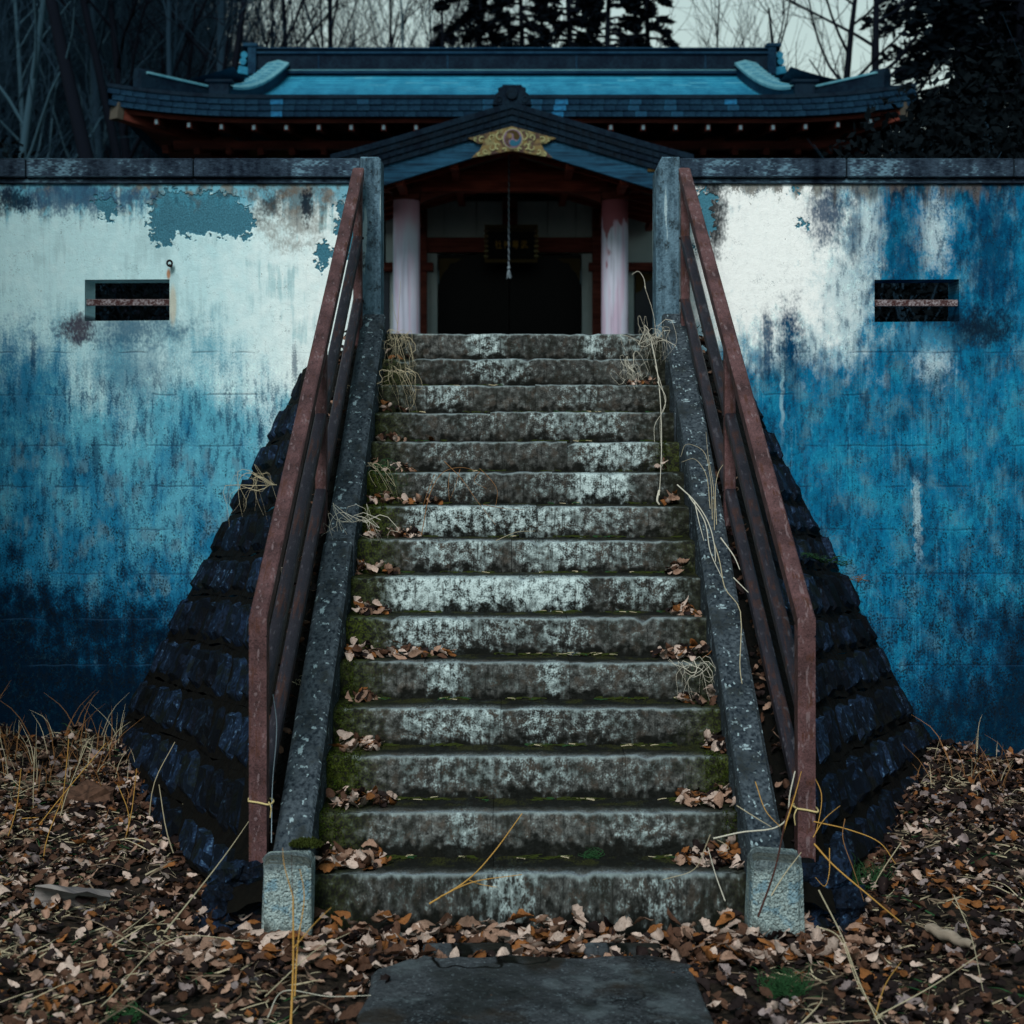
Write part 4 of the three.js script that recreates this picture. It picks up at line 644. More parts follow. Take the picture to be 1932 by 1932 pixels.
  bm([0, 5.80, -PZ - 0.15], [0, 5.80, -ZH + 0.05], 0.18, 0.2, M.redPorch, 'ridge_beam');
  const roofY = (x) => pk - sl * Math.abs(x) + 0.025 * Math.max(0, Math.abs(x) - 1.4) ** 2;
  for (const s of [-1, 1]) {
    // four courses of sheet on the gable edge, each a little behind the one above
    for (let c = 0; c < 4; c++) {
      const p = [], z0 = PZ + 0.02 * c, y = (x) => roofY(x) - 0.078 * c, N = 10;
      for (let i = 0; i < N; i++) { const a = s * ph * i / N, b = s * ph * (i + 1) / N, D = 3.9, A = [a, y(a) - 0.074, -z0], B = [b, y(b) - 0.074, -z0], C = [b, y(b), -z0], E = [a, y(a), -z0], k = (v) => [v[0], v[1], -(PZ + D)]; for (const f of [[A, B, C, E], [E, C, k(C), k(E)], [B, A, k(A), k(B)]]) p.push(...f[0], ...f[1], ...f[2], ...f[0], ...f[2], ...f[3]); if (i === N - 1) p.push(...B, ...k(B), ...k(C), ...B, ...k(C), ...C); }
      mesh('porch_roof_course', raw(p, null, 0.3), c % 2 ? M.copperPorch : M.copperBlack, hall);
    }
    for (let i = 0; i < 22; i++) { const x = s * (0.07 + i * 0.1); mesh('edge_seam', box(0.006, 0.30, 0.02, [x, roofY(x) - 0.155, -(PZ - 0.004)], null, 0), M.copperBlack, hall); }
    // barge board, bowed a little
    const sh = new THREE.Shape(), top = (x) => roofY(x) - 0.312, bot = (x) => top(x) - 0.225 - 0.01 * x, n = 8; sh.moveTo(0, top(0)); for (let i = 1; i <= n; i++) sh.lineTo(1.93 * i / n, top(1.93 * i / n)); for (let i = n; i >= 0; i--) sh.lineTo(1.93 * i / n, bot(1.93 * i / n));
    const g = new THREE.ExtrudeGeometry(sh, { depth: 0.06, bevelEnabled: true, bevelSize: 0.006, bevelThickness: 0.006, bevelSegments: 1 }); if (s < 0) g.applyMatrix4(M4.makeScale(-1, 1, 1)); g.translate(0, 0, -(PZ + 0.16));
    if (s < 0) { const ix = g.attributes.position; for (let i = 0; i < ix.count; i += 3) for (const at2 of ['position', 'normal', 'uv']) { const t = g.attributes[at2], sz = t.itemSize; for (let q2 = 0; q2 < sz; q2++) { const v = t.array[(i + 1) * sz + q2]; t.array[(i + 1) * sz + q2] = t.array[(i + 2) * sz + q2]; t.array[(i + 2) * sz + q2] = v; } } }
    const bb = mesh('barge_board', g, M.blueWood, hall); if (s > 0) mesh('end_fitting', box(0.09, 0.1, 0.08, [1.86, bot(1.86) + 0.02, -(PZ + 0.12)]), std({ color: [0.36, 0.13, 0.06] }), bb); if (s > 0) mesh('upper_fitting', box(0.16, 0.04, 0.07, [1.8, top(1.8) - 0.01, -(PZ + 0.11)]), M.goldDull, bb);
    // rafters and ceiling boards seen from below
    for (const z of [20.95, 21.6, 22.6, 23.2, 23.8, 24.35]) mesh('porch_rafter', beam(V(0, roofY(0) - 0.42, -z), V(s * 2.15, roofY(2.15) - 0.42, -z), 0.085, 0.12), M.redPorch, hall);
    for (const x of [0.75, 1.45, 2.05]) mesh('purlin', beam(V(s * x, roofY(x) - 0.53, -20.9), V(s * x, roofY(x) - 0.53, -24.5), 0.1, 0.1), M.redPorch, hall);
    mesh('ceiling_board', beam(V(s * 0.01, roofY(0) - 0.345, -22.7), V(s * 2.2, roofY(2.2) - 0.345, -22.7), 3.6, 0.03, 0), M.boards, hall);
  }
  // ornament on the porch ridge
  {
    const sh = new THREE.Shape(), half = [[0.235, 0], [0.225, 0.05], [0.19, 0.07], [0.2, 0.12], [0.16, 0.15], [0.165, 0.2], [0.12, 0.215], [0.11, 0.235]]; sh.moveTo(-0.235, 0); half.forEach((p) => sh.lineTo(...p)); half.slice().reverse().forEach(([x, y]) => sh.lineTo(-x, y));
    const o = mesh('ridge_ornament', [place(new THREE.ExtrudeGeometry(sh, { depth: 0.12, bevelEnabled: true, bevelSize: 0.012, bevelThickness: 0.012, bevelSegments: 1 }), [0, pk - 0.03, -(PZ + 0.13)])], M.copperBlack, hall);
    mesh('boss', cyl(0.07, 0.085, 0.05, [0, pk + 0.10, -(PZ - 0.01)], [Math.PI / 2, 0, 0], 18), M.copperPorch, o); for (const s of [-1, 1]) mesh('scroll', place(new THREE.TorusGeometry(0.035, 0.013, 6, 14), [s * 0.165, pk + 0.03, -(PZ - 0.0)]), M.copperPorch, o);
    mesh('ridge_roll', cyl(0.09, 0.09, 3.6, [0, pk + 0.02, -(PZ + 1.95)], [Math.PI / 2, 0, 0], 12), M.copperBlack, hall);
  }
  // gilt plate at the gable's peak: crest of three curls, scrollwork
  {
    const k = 0.0018956, PY = 5.617, L = (x, y) => [(x - 907) * k, (120 - y) * k], half = [[907, 40], [1200, 117], [1160, 128], [1135, 148], [1096, 148], [1105, 170], [1118, 196], [1140, 214], [1174, 246], [1080, 228], [907, 196]].map(([x, y]) => L(x, y)), sh = new THREE.Shape();
    sh.moveTo(...half[0]); half.slice(1).forEach((p) => sh.lineTo(...p)); half.slice(1, -1).reverse().forEach(([x, y]) => sh.lineTo(-x, y));
    const zf = -(PZ + 0.075), o = mesh('gable_plate', place(new THREE.ExtrudeGeometry(sh, { depth: 0.02, bevelEnabled: true, bevelSize: 0.008, bevelThickness: 0.006, bevelSegments: 1 }), [0, PY, zf]), M.gold, hall);
    const disc = (r, z, m, nm) => mesh(nm, cyl(r, r, 0.016, [L(912, 120)[0], PY + L(0, 120)[1], zf + z], [Math.PI / 2, 0, 0], 32), m, o);
    disc(0.132, 0.030, M.goldPale, 'crest_rim'); disc(0.12, 0.036, M.crest, 'crest');
    for (let i = 0; i < 3; i++) {                                      // curls: a round head and a tail bending along the rim
      const a0 = i * 2.094 + 0.5, pts = [], pts2 = [];
      for (let j = 0; j <= 10; j++) { const t = j / 10, a = a0 + t * 2.0, ro = lerp(0.050, 0.104, t ** 0.7), w = 0.040 * (1 - t) ** 0.8; pts.push([Math.cos(a) * (ro + w), Math.sin(a) * (ro + w)]); pts2.push([Math.cos(a) * (ro - w), Math.sin(a) * (ro - w)]); }
      const c = new THREE.Shape([...pts, ...pts2.reverse()].map((p) => new THREE.Vector2(...p))), P = [L(912, 120)[0], PY + L(0, 120)[1], zf + 0.0445];
      mesh('curl', [place(new THREE.ExtrudeGeometry(c, { depth: 0.004, bevelEnabled: false }), P), cyl(0.040, 0.040, 0.004, [P[0] + Math.cos(a0) * 0.055, P[1] + Math.sin(a0) * 0.055, P[2] + 0.0021], [Math.PI / 2, 0, 0], 16)], i % 3 === 1 ? M.gold : i ? M.crestBlue : M.goldDull, o);
    }
    for (const s of [-1, 1]) for (const [x, y, rr, dir] of [[1042, 178, 30, 1], [985, 108, 30, -1], [1000, 168, 24, 1], [1110, 128, 22, -1], [1085, 205, 20, 1], [1040, 112, 22, 1], [1125, 228, 13, -1], [955, 195, 14, 1], [1150, 124, 12, 1]]) {
      const [px, py] = L(x, y), pts = []; for (let j = 0; j <= 16; j++) { const a = j / 16 * 5.2 * dir + y, ro = rr * k * (1 - 0.72 * j / 16); pts.push(V(s * (px + Math.cos(a) * ro), PY + py + Math.sin(a) * ro, zf + 0.03)); }
      mesh('scroll', stem(pts, 0.013, 0.006, 5, 20), M.goldPale, o);
    }
  }
  // offering step under the plaque
  mesh('porch_step', box(2.6, 0.2, 0.5, [0, CY + 0.28, -24.0]), M.redDull, hall);
}
// plaque with four characters, read from right to left
{
  const Z = 23.7, x0 = (917 - CX) / F * Z, x1 = (1012 - CX) / F * Z, y0 = EYE + (HZ - 492) / F * Z, y1 = EYE + (HZ - 427) / F * Z, w = x1 - x0, h = y1 - y0;
  const o = thing('name_plaque', 'black wooden name plaque with a notched gold frame hanging over the shrine doors', 'plaque', [(x0 + x1) / 2, (y0 + y1) / 2, -Z]); o.rotation.x = 0.12;
  const cv = document.createElement('canvas'); cv.width = 512; cv.height = 320; const c = cv.getContext('2d'); c.fillStyle = '#060506'; c.fillRect(0, 0, 512, 320); c.strokeStyle = '#8a6a22'; c.lineWidth = 7; c.lineCap = 'round';
  const G = {
    bu: [[.1, .88, .55, .88], [.06, .66, .9, .7], [.36, .56, .36, .16], [.36, .38, .56, .38], [.17, .44, .17, .15], [.04, .1, .6, .17], [.6, .97, .66, .5, .82, .16, .96, .1, .96, .24], [.76, .92, .86, .82]],
    son: [[.3, .98, .38, .86], [.7, .98, .6, .86], [.1, .82, .9, .82], [.2, .7, .8, .7, .8, .42, .2, .42, .2, .7], [.4, .72, .36, .54], [.6, .72, .64, .54], [.2, .52, .8, .52], [.08, .3, .92, .3], [.66, .4, .66, .02, .55, .06], [.3, .22, .4, .12]],
    jin: [[.2, .95, .28, .86], [.05, .74, .4, .74, .08, .4], [.25, .58, .25, .02], [.28, .5, .4, .4], [.5, .8, .92, .8, .92, .36, .5, .36, .5, .8], [.5, .58, .92, .58], [.71, .98, .71, .02]],
    ja: [[.2, .95, .28, .86], [.05, .74, .4, .74, .08, .4], [.25, .58, .25, .02], [.28, .5, .4, .4], [.5, .6, .92, .6], [.71, .92, .71, .08], [.44, .08, .98, .08]],
  };
  ['ja', 'jin', 'son', 'bu'].forEach((k, i) => { for (const s of G[k]) { c.beginPath(); for (let j = 0; j < s.length; j += 2) { const X = 62 + i * 102 + s[j] * 84, Y = 218 - s[j + 1] * 96; j ? c.lineTo(X, Y) : c.moveTo(X, Y); } c.stroke(); } });
  const t = new THREE.CanvasTexture(cv); t.colorSpace = THREE.SRGBColorSpace; t.magFilter = THREE.LinearFilter;
  mesh('board', box(w, h, 0.04, [0, 0, 0], null, 0), M.lacquer, o);
  const face = mesh('lettering', place(new THREE.PlaneGeometry(w * 0.86, h * 0.82), [0, 0, 0.024]), std({ map: t, roughness: 0.7 }), o, true);
  mesh('frame', [box(w + 0.04, 0.045, 0.07, [0, h / 2, 0]), box(w + 0.04, 0.05, 0.07, [0, -h / 2, 0]), box(0.04, h, 0.065, [-w / 2, 0, 0]), box(0.04, h, 0.065, [w / 2, 0, 0])], std({ color: [0.05, 0.035, 0.012] }), o);
  for (const s of [-1, 1]) for (let k = 0; k < 6; k++) mesh('frame_notch', box(0.07, 0.028, 0.085, [s * w / 2, h * (-0.36 + k * 0.145), 0.002]), M.gold, o);
  for (let k = 0; k < 9; k++) mesh('frame_scroll', place(new THREE.TorusGeometry(0.024, 0.009, 5, 10), [w * (-0.40 + k * 0.1), h / 2 - 0.05, 0.04]), M.goldDull, o);
}
// bell rope: two twisted strands and a tasselled end
{
  const Z = 21.85, x = (960 - CX) / F * Z, yT = 5.62, yB = EYE + (HZ - 508) / F * Z, o = thing('bell_rope', 'thin twisted white rope hanging in front of the plaque, knotted at its end', 'rope', [x, yB, -Z]), H = yT - yB;
  for (let s = 0; s < 2; s++) { const pts = []; for (let i = 0; i <= 120; i++) { const a = i * 0.9 + s * Math.PI; pts.push(V(Math.cos(a) * 0.006, H * i / 120, Math.sin(a) * 0.006)); } const L = newLimbs(); limb(L, pts, pts.map(() => 0.0068), 5); mesh('strand', limbGeo(L), s ? M.rope : M.ropeDark, o); }
  mesh('knot', place(new THREE.SphereGeometry(0.022, 10, 8), [0, 0.02, 0]), M.rope, o);
  const r = rngOf(77), T = []; for (let i = 0; i < 9; i++) T.push(stem([V(0, 0, 0), V((r() - 0.5) * 0.04, -0.05, (r() - 0.5) * 0.04), V((r() - 0.3) * 0.08, -0.10 - r() * 0.03, (r() - 0.5) * 0.06)], 0.006, 0.004, 4, 5)); mesh('tassel', T, M.rope, o);
}
// ---------- ground, court, hill ----------
const gh = (x, Z) => 0.16 * sm(9.3, 10.3, Z) * (0.3 + fbm(x * 1.7, 4.2, 3)) * sm(1.0, 1.6, Math.abs(x)) - 0.03 + 0.035 * fbm(x * 0.9, Z * 0.9, 3) - 0.10 * sm(1.6, 3.0, x) * sm(7, 10, Z) + 0.05 * sm(-1.4, -3, x) * (1 - sm(8.6, 10.2, Z)) + 0.04 * sm(1.4, 3, x) * (1 - sm(7, 9, Z)) - 0.03 * sm(0.9, 0.4, Math.abs(x - 0.07)) * sm(6.7, 6.0, Z);
function sheet(xs, zs, fn) { const p = []; for (let i = 0; i + 1 < xs.length; i++) for (let j = 0; j + 1 < zs.length; j++) { const P = (x, z) => [x, fn(x, z), -z], a = P(xs[i], zs[j]), b = P(xs[i + 1], zs[j]), c = P(xs[i + 1], zs[j + 1]), d = P(xs[i], zs[j + 1]); p.push(...a, ...b, ...c, ...a, ...c, ...d); } return raw(p, null, 2); }
const range = (a, b, n) => Array.from({ length: n + 1 }, (_, i) => lerp(a, b, i / n));
struct('ground', sheet([-300, -120, -50, -20, ...range(-8, 8, 64), 20, 50, 120, 300], [-300, -120, -50, -16, -4, ...range(1, 10.42, 44)], gh), M.soil);
struct('courtyard', sheet([-300, -100, -40, -14, -5, 5, 14, 40, 100, 300], [10.6, 14, 20, 30, 45, 70, 120, 400], () => CY - 0.03), M.soil);
const hillY = (x, Z) => CY - 0.1 + 14.5 * sm(4, -26, x + (Z - 30) * 0.12 + 6) * sm(27, 62, Z) + 3.2 * sm(40, 75, Z) * sm(30, -10, x) + 1.2 * fbm(x / 9, Z / 9, 3) * sm(28, 40, Z) + 6 * sm(7.2, 10, x) * sm(24, 36, Z);
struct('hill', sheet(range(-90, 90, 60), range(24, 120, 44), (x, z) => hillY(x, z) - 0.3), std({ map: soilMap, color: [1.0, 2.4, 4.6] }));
const slab = kind(mesh('path_slab', (() => {                            // a worn slab with a broken outline
  const P = [], put = (x, z, k) => P.push(new THREE.Vector2(x + k * 0.03 * fbm(x * 9, z * 9, 3), z + k * 0.03 * fbm(x * 9 + 40, z * 9, 3)));
  put(-0.53, -2.2, 0); put(0.66, -2.2, 0); for (let i = 0; i <= 24; i++) put(0.66 - 0.03 * i / 24, lerp(-2.3, -5.90, i / 24), 1);
  for (let i = 0; i <= 6; i++) { const a = i / 6 * 1.57; put(0.55 + 0.08 * Math.cos(a), -5.90 - 0.11 * Math.sin(a), 1); } for (let i = 1; i <= 12; i++) put(lerp(0.55, -0.27, i / 12), -6.01 - 0.012 * Math.sin(i), 1);
  for (let i = 0; i <= 8; i++) { const a = i / 8 * 1.57; put(-0.27 - 0.21 * Math.sin(a), -5.80 - 0.21 * Math.cos(a), 1.4); } for (let i = 1; i <= 20; i++) put(lerp(-0.48, -0.53, i / 20), lerp(-5.80, -2.3, i / 20), 1);
  const g = new THREE.ExtrudeGeometry(new THREE.Shape(P), { depth: 0.09, bevelEnabled: true, bevelSize: 0.022, bevelThickness: 0.02, bevelSegments: 3 }); g.applyMatrix4(M4.makeRotationX(Math.PI / 2)); return g.translate(0, 0.012, 0);
})(), M.slab), 'structure');
for (const [x, w, d, z, ry] of [[-0.17, 0.34, 0.12, 6.16, 0.04], [0.42, 0.30, 0.10, 6.17, -0.03]]) { const m = kind(mesh('path_stone', box(w, 0.1, d, [0, 0, 0], null, 0.02), M.slab), 'structure'); m.position.set(x, -0.025, -z); m.rotation.y = ry; }

// ---------- fallen leaves ----------
function leafGeo(seed) {                                              // a pointed leaf with a toothed edge, folded along its midrib and curled
  const r = rngOf(seed), N = 9, curl = (r() - 0.2) * 1.5, roll = (r() - 0.3) * 2.4, wid = 0.20 + r() * 0.13, rows = [], twist = (r() - 0.5) * 1.8, bend = (r() - 0.5) * 0.4, peak = 0.65 + r() * 0.35, torn = r() < 0.35 ? 2 + Math.floor(r() * 5) : -1;
  for (let i = 0; i <= N; i++) { const t = i / N, w = wid * Math.sin(Math.PI * Math.min(1, 0.02 + 0.98 * t ** peak)) ** 0.8 * (1 + (i % 2 ? 0.07 : -0.05)), y = curl * (t - 0.5) ** 2 - 0.05 + 0.04 * (r() - 0.5); rows.push([-1, -0.5, 0, 0.5, 1].map((s) => { const a = twist * (t - 0.5), cut = torn === i && s > 0 ? 0.35 : 1, x = s * w * cut, h = roll * x * x * 2.2 + Math.abs(s) * w * 0.22 + 0.02 * Math.sin(t * 9 + s * 3 + seed); return [x * Math.cos(a) - h * Math.sin(a) + bend * (t - 0.5) ** 2, y + h * Math.cos(a) + x * Math.sin(a), t - 0.5]; })); }
  const p = [], uv = []; for (let i = 0; i < N; i++) for (let k = 0; k < 4; k++) { p.push(...rows[i][k], ...rows[i + 1][k], ...rows[i + 1][k + 1], ...rows[i][k], ...rows[i + 1][k + 1], ...rows[i][k + 1]); for (const [a, b] of [[0, 0], [1, 0], [1, 1], [0, 0], [1, 1], [0, 1]]) uv.push((k + b) / 4, (i + a) / N); }
  return raw(p, uv, 1.6);
}
const leafShapes = [1, 2, 3, 4, 5, 6, 7, 8].map((k) => leafGeo(k * 13));
const leafMat = std({ roughness: 0.75, map: tex(128, 128, (u, v) => { const x = Math.abs(u - 0.5) * 2, vein = sm(0.10, 0.0, x) * 0.5 + 0.35 * sm(0.72, 0.95, Math.cos((v * 9 - x * 2.2) * 6.28)) * (x > 0.05), m = pf(u, v, 6, 6, 4, 990), k = 0.55 + 0.75 * m - 0.28 * vein - 0.25 * sm(0.6, 0.75, pf(u, v, 20, 20, 2, 995)); return [Math.min(1, k * 1.02), Math.min(1, k), Math.min(1, k * 0.98)]; }) });
const LEAF = { pale: [0.46, 0.36, 0.31], tan: [0.27, 0.17, 0.125], brown: [0.078, 0.040, 0.026], orange: [0.20, 0.080, 0.026], dark: [0.014, 0.009, 0.009], grey: [0.22, 0.18, 0.18] };
function leaves(name, label, list) {                                  // list of [x, y, Z, size, colour, tilt]
  const G = kind(thing(name, label, 'fallen leaves'), 'stuff');
  leafShapes.forEach((g, s) => {
    const own = list.filter((_, i) => i % 8 === s), m = new THREE.InstancedMesh(g, leafMat, own.length), r = rngOf(s + 60 + own.length), c = new THREE.Color(); m.name = 'leaves'; m.castShadow = m.receiveShadow = true;
    own.forEach(([x, y, Z, size, col, tilt], i) => { M4.compose(V(x, y, -Z), Q.setFromEuler(E3.set((r() - 0.5) * tilt, r() * 6.28, (r() - 0.5) * tilt, 'YXZ')), V(size * (0.85 + r() * 0.3), size * (r() < 0.35 ? -1 : 1), size)); m.setMatrixAt(i, M4); const k = 0.75 + r() * 0.5; m.setColorAt(i, c.setRGB(col[0] * k, col[1] * k, col[2] * k)); });
    kind(m, 'stuff'); G.add(m);
  });
}
const pick = (r, w) => { let t = r() * Object.values(w).reduce((a, b) => a + b, 0); for (const k in w) { t -= w[k]; if (t <= 0) return LEAF[k]; } return LEAF.brown; };
const blocked = (x, Z) => (Z > 6.50 && x > -0.98 && x < 1.12) || (Z > 6.28 && ((x > -0.97 && x < -0.78) || (x > 0.92 && x < 1.12))) || (Z > 6.45 && x > lerp(-1.13, -2.5, (Z - 6.45) / 3.9) && x < 0) || (Z > 6.45 && x < lerp(1.29, 2.65, (Z - 6.45) / 3.9) && x > 0) || Z > 10.28;
{
  const r = rngOf(2024), list = [];
  for (let i = 0; i < 56000; i++) {
    const Z = 4.2 + 6.1 * r() ** 0.9, x = (r() - 0.5) * 8.4; if (blocked(x, Z)) continue;
    const rag = 0.20 * fbm(x * 3 + 1, Z * 3, 4), onSlab = x > -0.42 + rag && x < 0.55 + rag && Z < 5.93 + rag * 0.6 - (x < -0.27 ? 0.16 * sm(-0.27, -0.5, x) : 0), apron = sm(6.02, 6.12, Z) * sm(1.35, 1.0, Math.abs(x - 0.07));
    if (onSlab && r() < (i % 5 < 2 ? 0.93 : 0.996)) continue;
    const bare = fbm(x * 0.8 + 4, Z * 0.8, 3), bits = i % 5 < 2 && !apron; if (!apron && r() < sm(-0.05, 0.4, bare) * 0.78) continue;
    if (Z < 6.05 && Math.abs(x - 0.07) < 0.85 && r() < 0.45 && !bits) continue;
    const lie = fbm(x * 2.2, Z * 2.2 + 5, 2), col = bits ? pick(r, { brown: 4, dark: 6, tan: 1.5, orange: 0.6 }) : pick(r, apron ? { pale: 5, tan: 2.5, brown: 3.5, orange: 2, dark: 3 } : x < 0 ? { pale: 2.3 + 1.8 * lie, tan: 2.2, brown: 4.5, orange: 1.2, dark: 5.5, grey: 1.2 } : { pale: 1.4 + 1.4 * lie, grey: 1.6, tan: 0.8, brown: 3.5, orange: 0.8, dark: 8 });
    list.push([x, gh(x, Z) + 0.006 + r() * (apron ? 0.060 + 0.05 * sm(6.3, 6.5, Z) : 0.042) + (x > -0.55 && x < 0.68 && Z < 6.08 ? 0.03 : 0), Z, bits ? 0.018 + r() * 0.028 : 0.050 + r() * 0.055 * r() + (apron ? 0.022 : 0), col, onSlab ? 0.3 : 1.25]);
  }
  leaves('leaf_litter', 'brown and pale dead leaves covering the ground before the wall', list);
  // drifts on the treads: [step, from, to, count] in picture units
  const d = [];
  for (const [n, a, b, c] of [[0, 598, 690, 60], [0, 680, 730, 16], [0, 1285, 1402, 95], [1, 612, 735, 55], [1, 1290, 1392, 50], [2, 630, 715, 34], [2, 1338, 1376, 26], [3, 642, 700, 12], [3, 1290, 1356, 18], [4, 652, 740, 50], [4, 730, 860, 30], [4, 1245, 1342, 44], [5, 664, 725, 34], [5, 1272, 1322, 26], [6, 670, 745, 30], [6, 1262, 1306, 14], [7, 682, 790, 46], [8, 692, 770, 22], [8, 760, 835, 14], [8, 1256, 1284, 14], [9, 696, 780, 18], [9, 1250, 1262, 5], [10, 704, 760, 18], [10, 800, 818, 2], [11, 706, 770, 10], [12, 1180, 1245, 16], [13, 728, 770, 5]]) {
    for (let i = 0; i < c; i++) {
      const px = lerp(a, b, r()), x = xd(px, n), fromEnd = px < 966 ? (px - a) / (b - a) : (b - px) / (b - a), wedge = (1 - fromEnd * 0.8), t = r(), Z = Zs(n) + 0.26 - t * lerp(0.10, 0.22, wedge), sz = (0.045 + r() * 0.042) * (n > 6 ? 0.85 : 1);
      d.push([x, STEP_Y[n] + 0.010 + r() * 0.075 * wedge * (1 - 0.6 * t), Z, sz, pick(r, { pale: 4, tan: 2.5, brown: 3, orange: 2.2, dark: 2 }), 1.7]);
    }
  }
  leaves('leaf_drift', 'dead leaves drifted into the ends of the stair treads', d);
  // litter lodged on the strips beside the kerbs and the embankments
  const e = []; for (let i = 0; i < 420; i++) { const s = r() < 0.5 ? -1 : 1, Z = 6.6 + 3.6 * r(), x = s < 0 ? lerp(-1.06, -0.97, r()) : lerp(1.10, 1.2, r()); e.push([x, kerbY(Z) - 0.06 + r() * 0.03, Z, 0.035 + r() * 0.03, pick(r, { tan: 1, brown: 3, dark: 5 }), 1.6]); }
  for (let i = 0; i < 170; i++) { const s = i % 2 ? -1 : 1, Z = 6.22 + 0.42 * r(), x = s < 0 ? lerp(-1.34, -0.985, r()) : lerp(1.135, 1.5, r()); e.push([x, gh(x, Z) + 0.02 + 0.10 * r() * sm(6.2, 6.6, Z), Z, 0.04 + r() * 0.045, pick(r, { pale: 1.5, tan: 2, brown: 4, orange: 1, dark: 4 }), 1.4]); }
  leaves('leaf_scatter', 'small dead leaves caught in the soil beside the stair kerbs', e);
}
// ---------- trees ----------
const dull = (color) => std({ color, roughness: 1, specularIntensity: 0.05 });
const bark = [dull([0.013, 0.030, 0.048]), dull([0.005, 0.007, 0.012]), dull([0.030, 0.066, 0.092]), dull([0.016, 0.014, 0.018])];
const needle = [dull([0.0022, 0.0045, 0.007]), dull([0.0035, 0.006, 0.008])];
function bareTree(seed, o) {                                          // { h, r, lean: [x, z], first, limbs, spread, twigs, fork }
  const r = rngOf(seed), T = newLimbs(), C = newLimbs(), path = (p, d, len, n, wob, up) => { const pts = [p.clone()]; let q = p.clone(), e = d.clone(); for (let i = 0; i < n; i++) { e.add(V((r() - 0.5) * wob, (r() - 0.5) * wob + up, (r() - 0.5) * wob)).normalize(); q = q.clone().addScaledVector(e, len / n); pts.push(q); } return pts; };
  const taper = (pts, a, b) => pts.map((_, i) => lerp(a, b, i / (pts.length - 1)));
  const branch = (p, d, len, rad, lvl) => {
    const n = lvl === 1 ? 6 : lvl === 2 ? 4 : 3, pts = path(p, d, len, n, 0.34, 0.07), end = rad * 0.32; limb(lvl === 1 ? T : C, pts, taper(pts, rad, Math.max(0.004, end)), lvl === 1 ? 5 : lvl === 2 ? 4 : 3);
    if (lvl >= (o.depth ?? 3)) return;
    const kids = lvl === 1 ? Math.round(o.twigs * (0.7 + r() * 0.6)) : 3 + Math.floor(r() * 3);
    for (let k = 0; k < kids; k++) { const f = 0.25 + 0.75 * (k + r()) / kids, i = Math.min(n - 1, Math.floor(f * n)), q = pts[i].clone().lerp(pts[i + 1], f * n - i), t = pts[i + 1].clone().sub(pts[i]).normalize(), a = V(r() - 0.5, r() - 0.35, r() - 0.5).normalize(); branch(q, t.multiplyScalar(0.75).add(a.multiplyScalar(0.75)).normalize(), len * (0.32 + r() * 0.28), Math.max(0.006, rad * (1 - f * 0.6) * 0.45), lvl + 1); }
  };
  const trunk = (p, d, h, rad, limbs, first) => {
    const pts = path(p, d, h, 10, 0.06, 0.012); limb(T, pts, taper(pts, rad, rad * 0.12), 8);
    for (let k = 0; k < limbs; k++) { const f = first + (1 - first) * (k + r() * 0.8) / limbs, i = Math.min(9, Math.floor(f * 10)), q = pts[i].clone().lerp(pts[i + 1], f * 10 - i), a = r() * 6.28, up = 0.35 + r() * 0.7; branch(q, V(Math.cos(a) * o.spread, up, Math.sin(a) * o.spread).normalize(), h * (0.16 + 0.22 * (1 - f) + r() * 0.08), rad * (1 - f * 0.85) * 0.5, 1); }
  };
  const base = V(0, -0.3, 0);
  if (o.fork) for (const [dx, dz, k] of o.fork) trunk(base, V(dx, 1, dz).normalize(), o.h * k, o.r * (0.7 + 0.3 * k), Math.round(o.limbs * k), o.first); else trunk(base, V(o.lean?.[0] ?? 0, 1, o.lean?.[1] ?? 0).normalize(), o.h, o.r, o.limbs, o.first);
  return [limbGeo(T), limbGeo(C)];
}
function addTree(name, label, geos, mats, pos, { s = 1, ry = 0, group, category = 'tree' } = {}) {
  const t = thing(name, label, category, pos, group); t.rotation.y = ry; t.scale.setScalar(s);
  ['trunk', 'crown'].forEach((n, i) => { const m = new THREE.Mesh(geos[i], mats[i]); m.name = n; m.castShadow = m.receiveShadow = true; t.add(m); }); return t;
}
const onHill = (px, Z) => { const x = (px - CX) / F * Z; return [x, hillY(x, Z) - 0.4, -Z]; };
const kinds = [bareTree(1, { h: 13, r: 0.12, limbs: 13, first: 0.3, spread: 0.42, twigs: 7 }), bareTree(2, { h: 15, r: 0.125, limbs: 11, first: 0.45, spread: 0.4, twigs: 7 }), bareTree(3, { h: 11, r: 0.10, limbs: 14, first: 0.25, spread: 0.45, twigs: 6 }), bareTree(4, { h: 14, r: 0.12, limbs: 12, first: 0.3, spread: 0.5, twigs: 7, fork: [[-0.22, 0, 1], [0.2, 0.1, 0.8]] })];
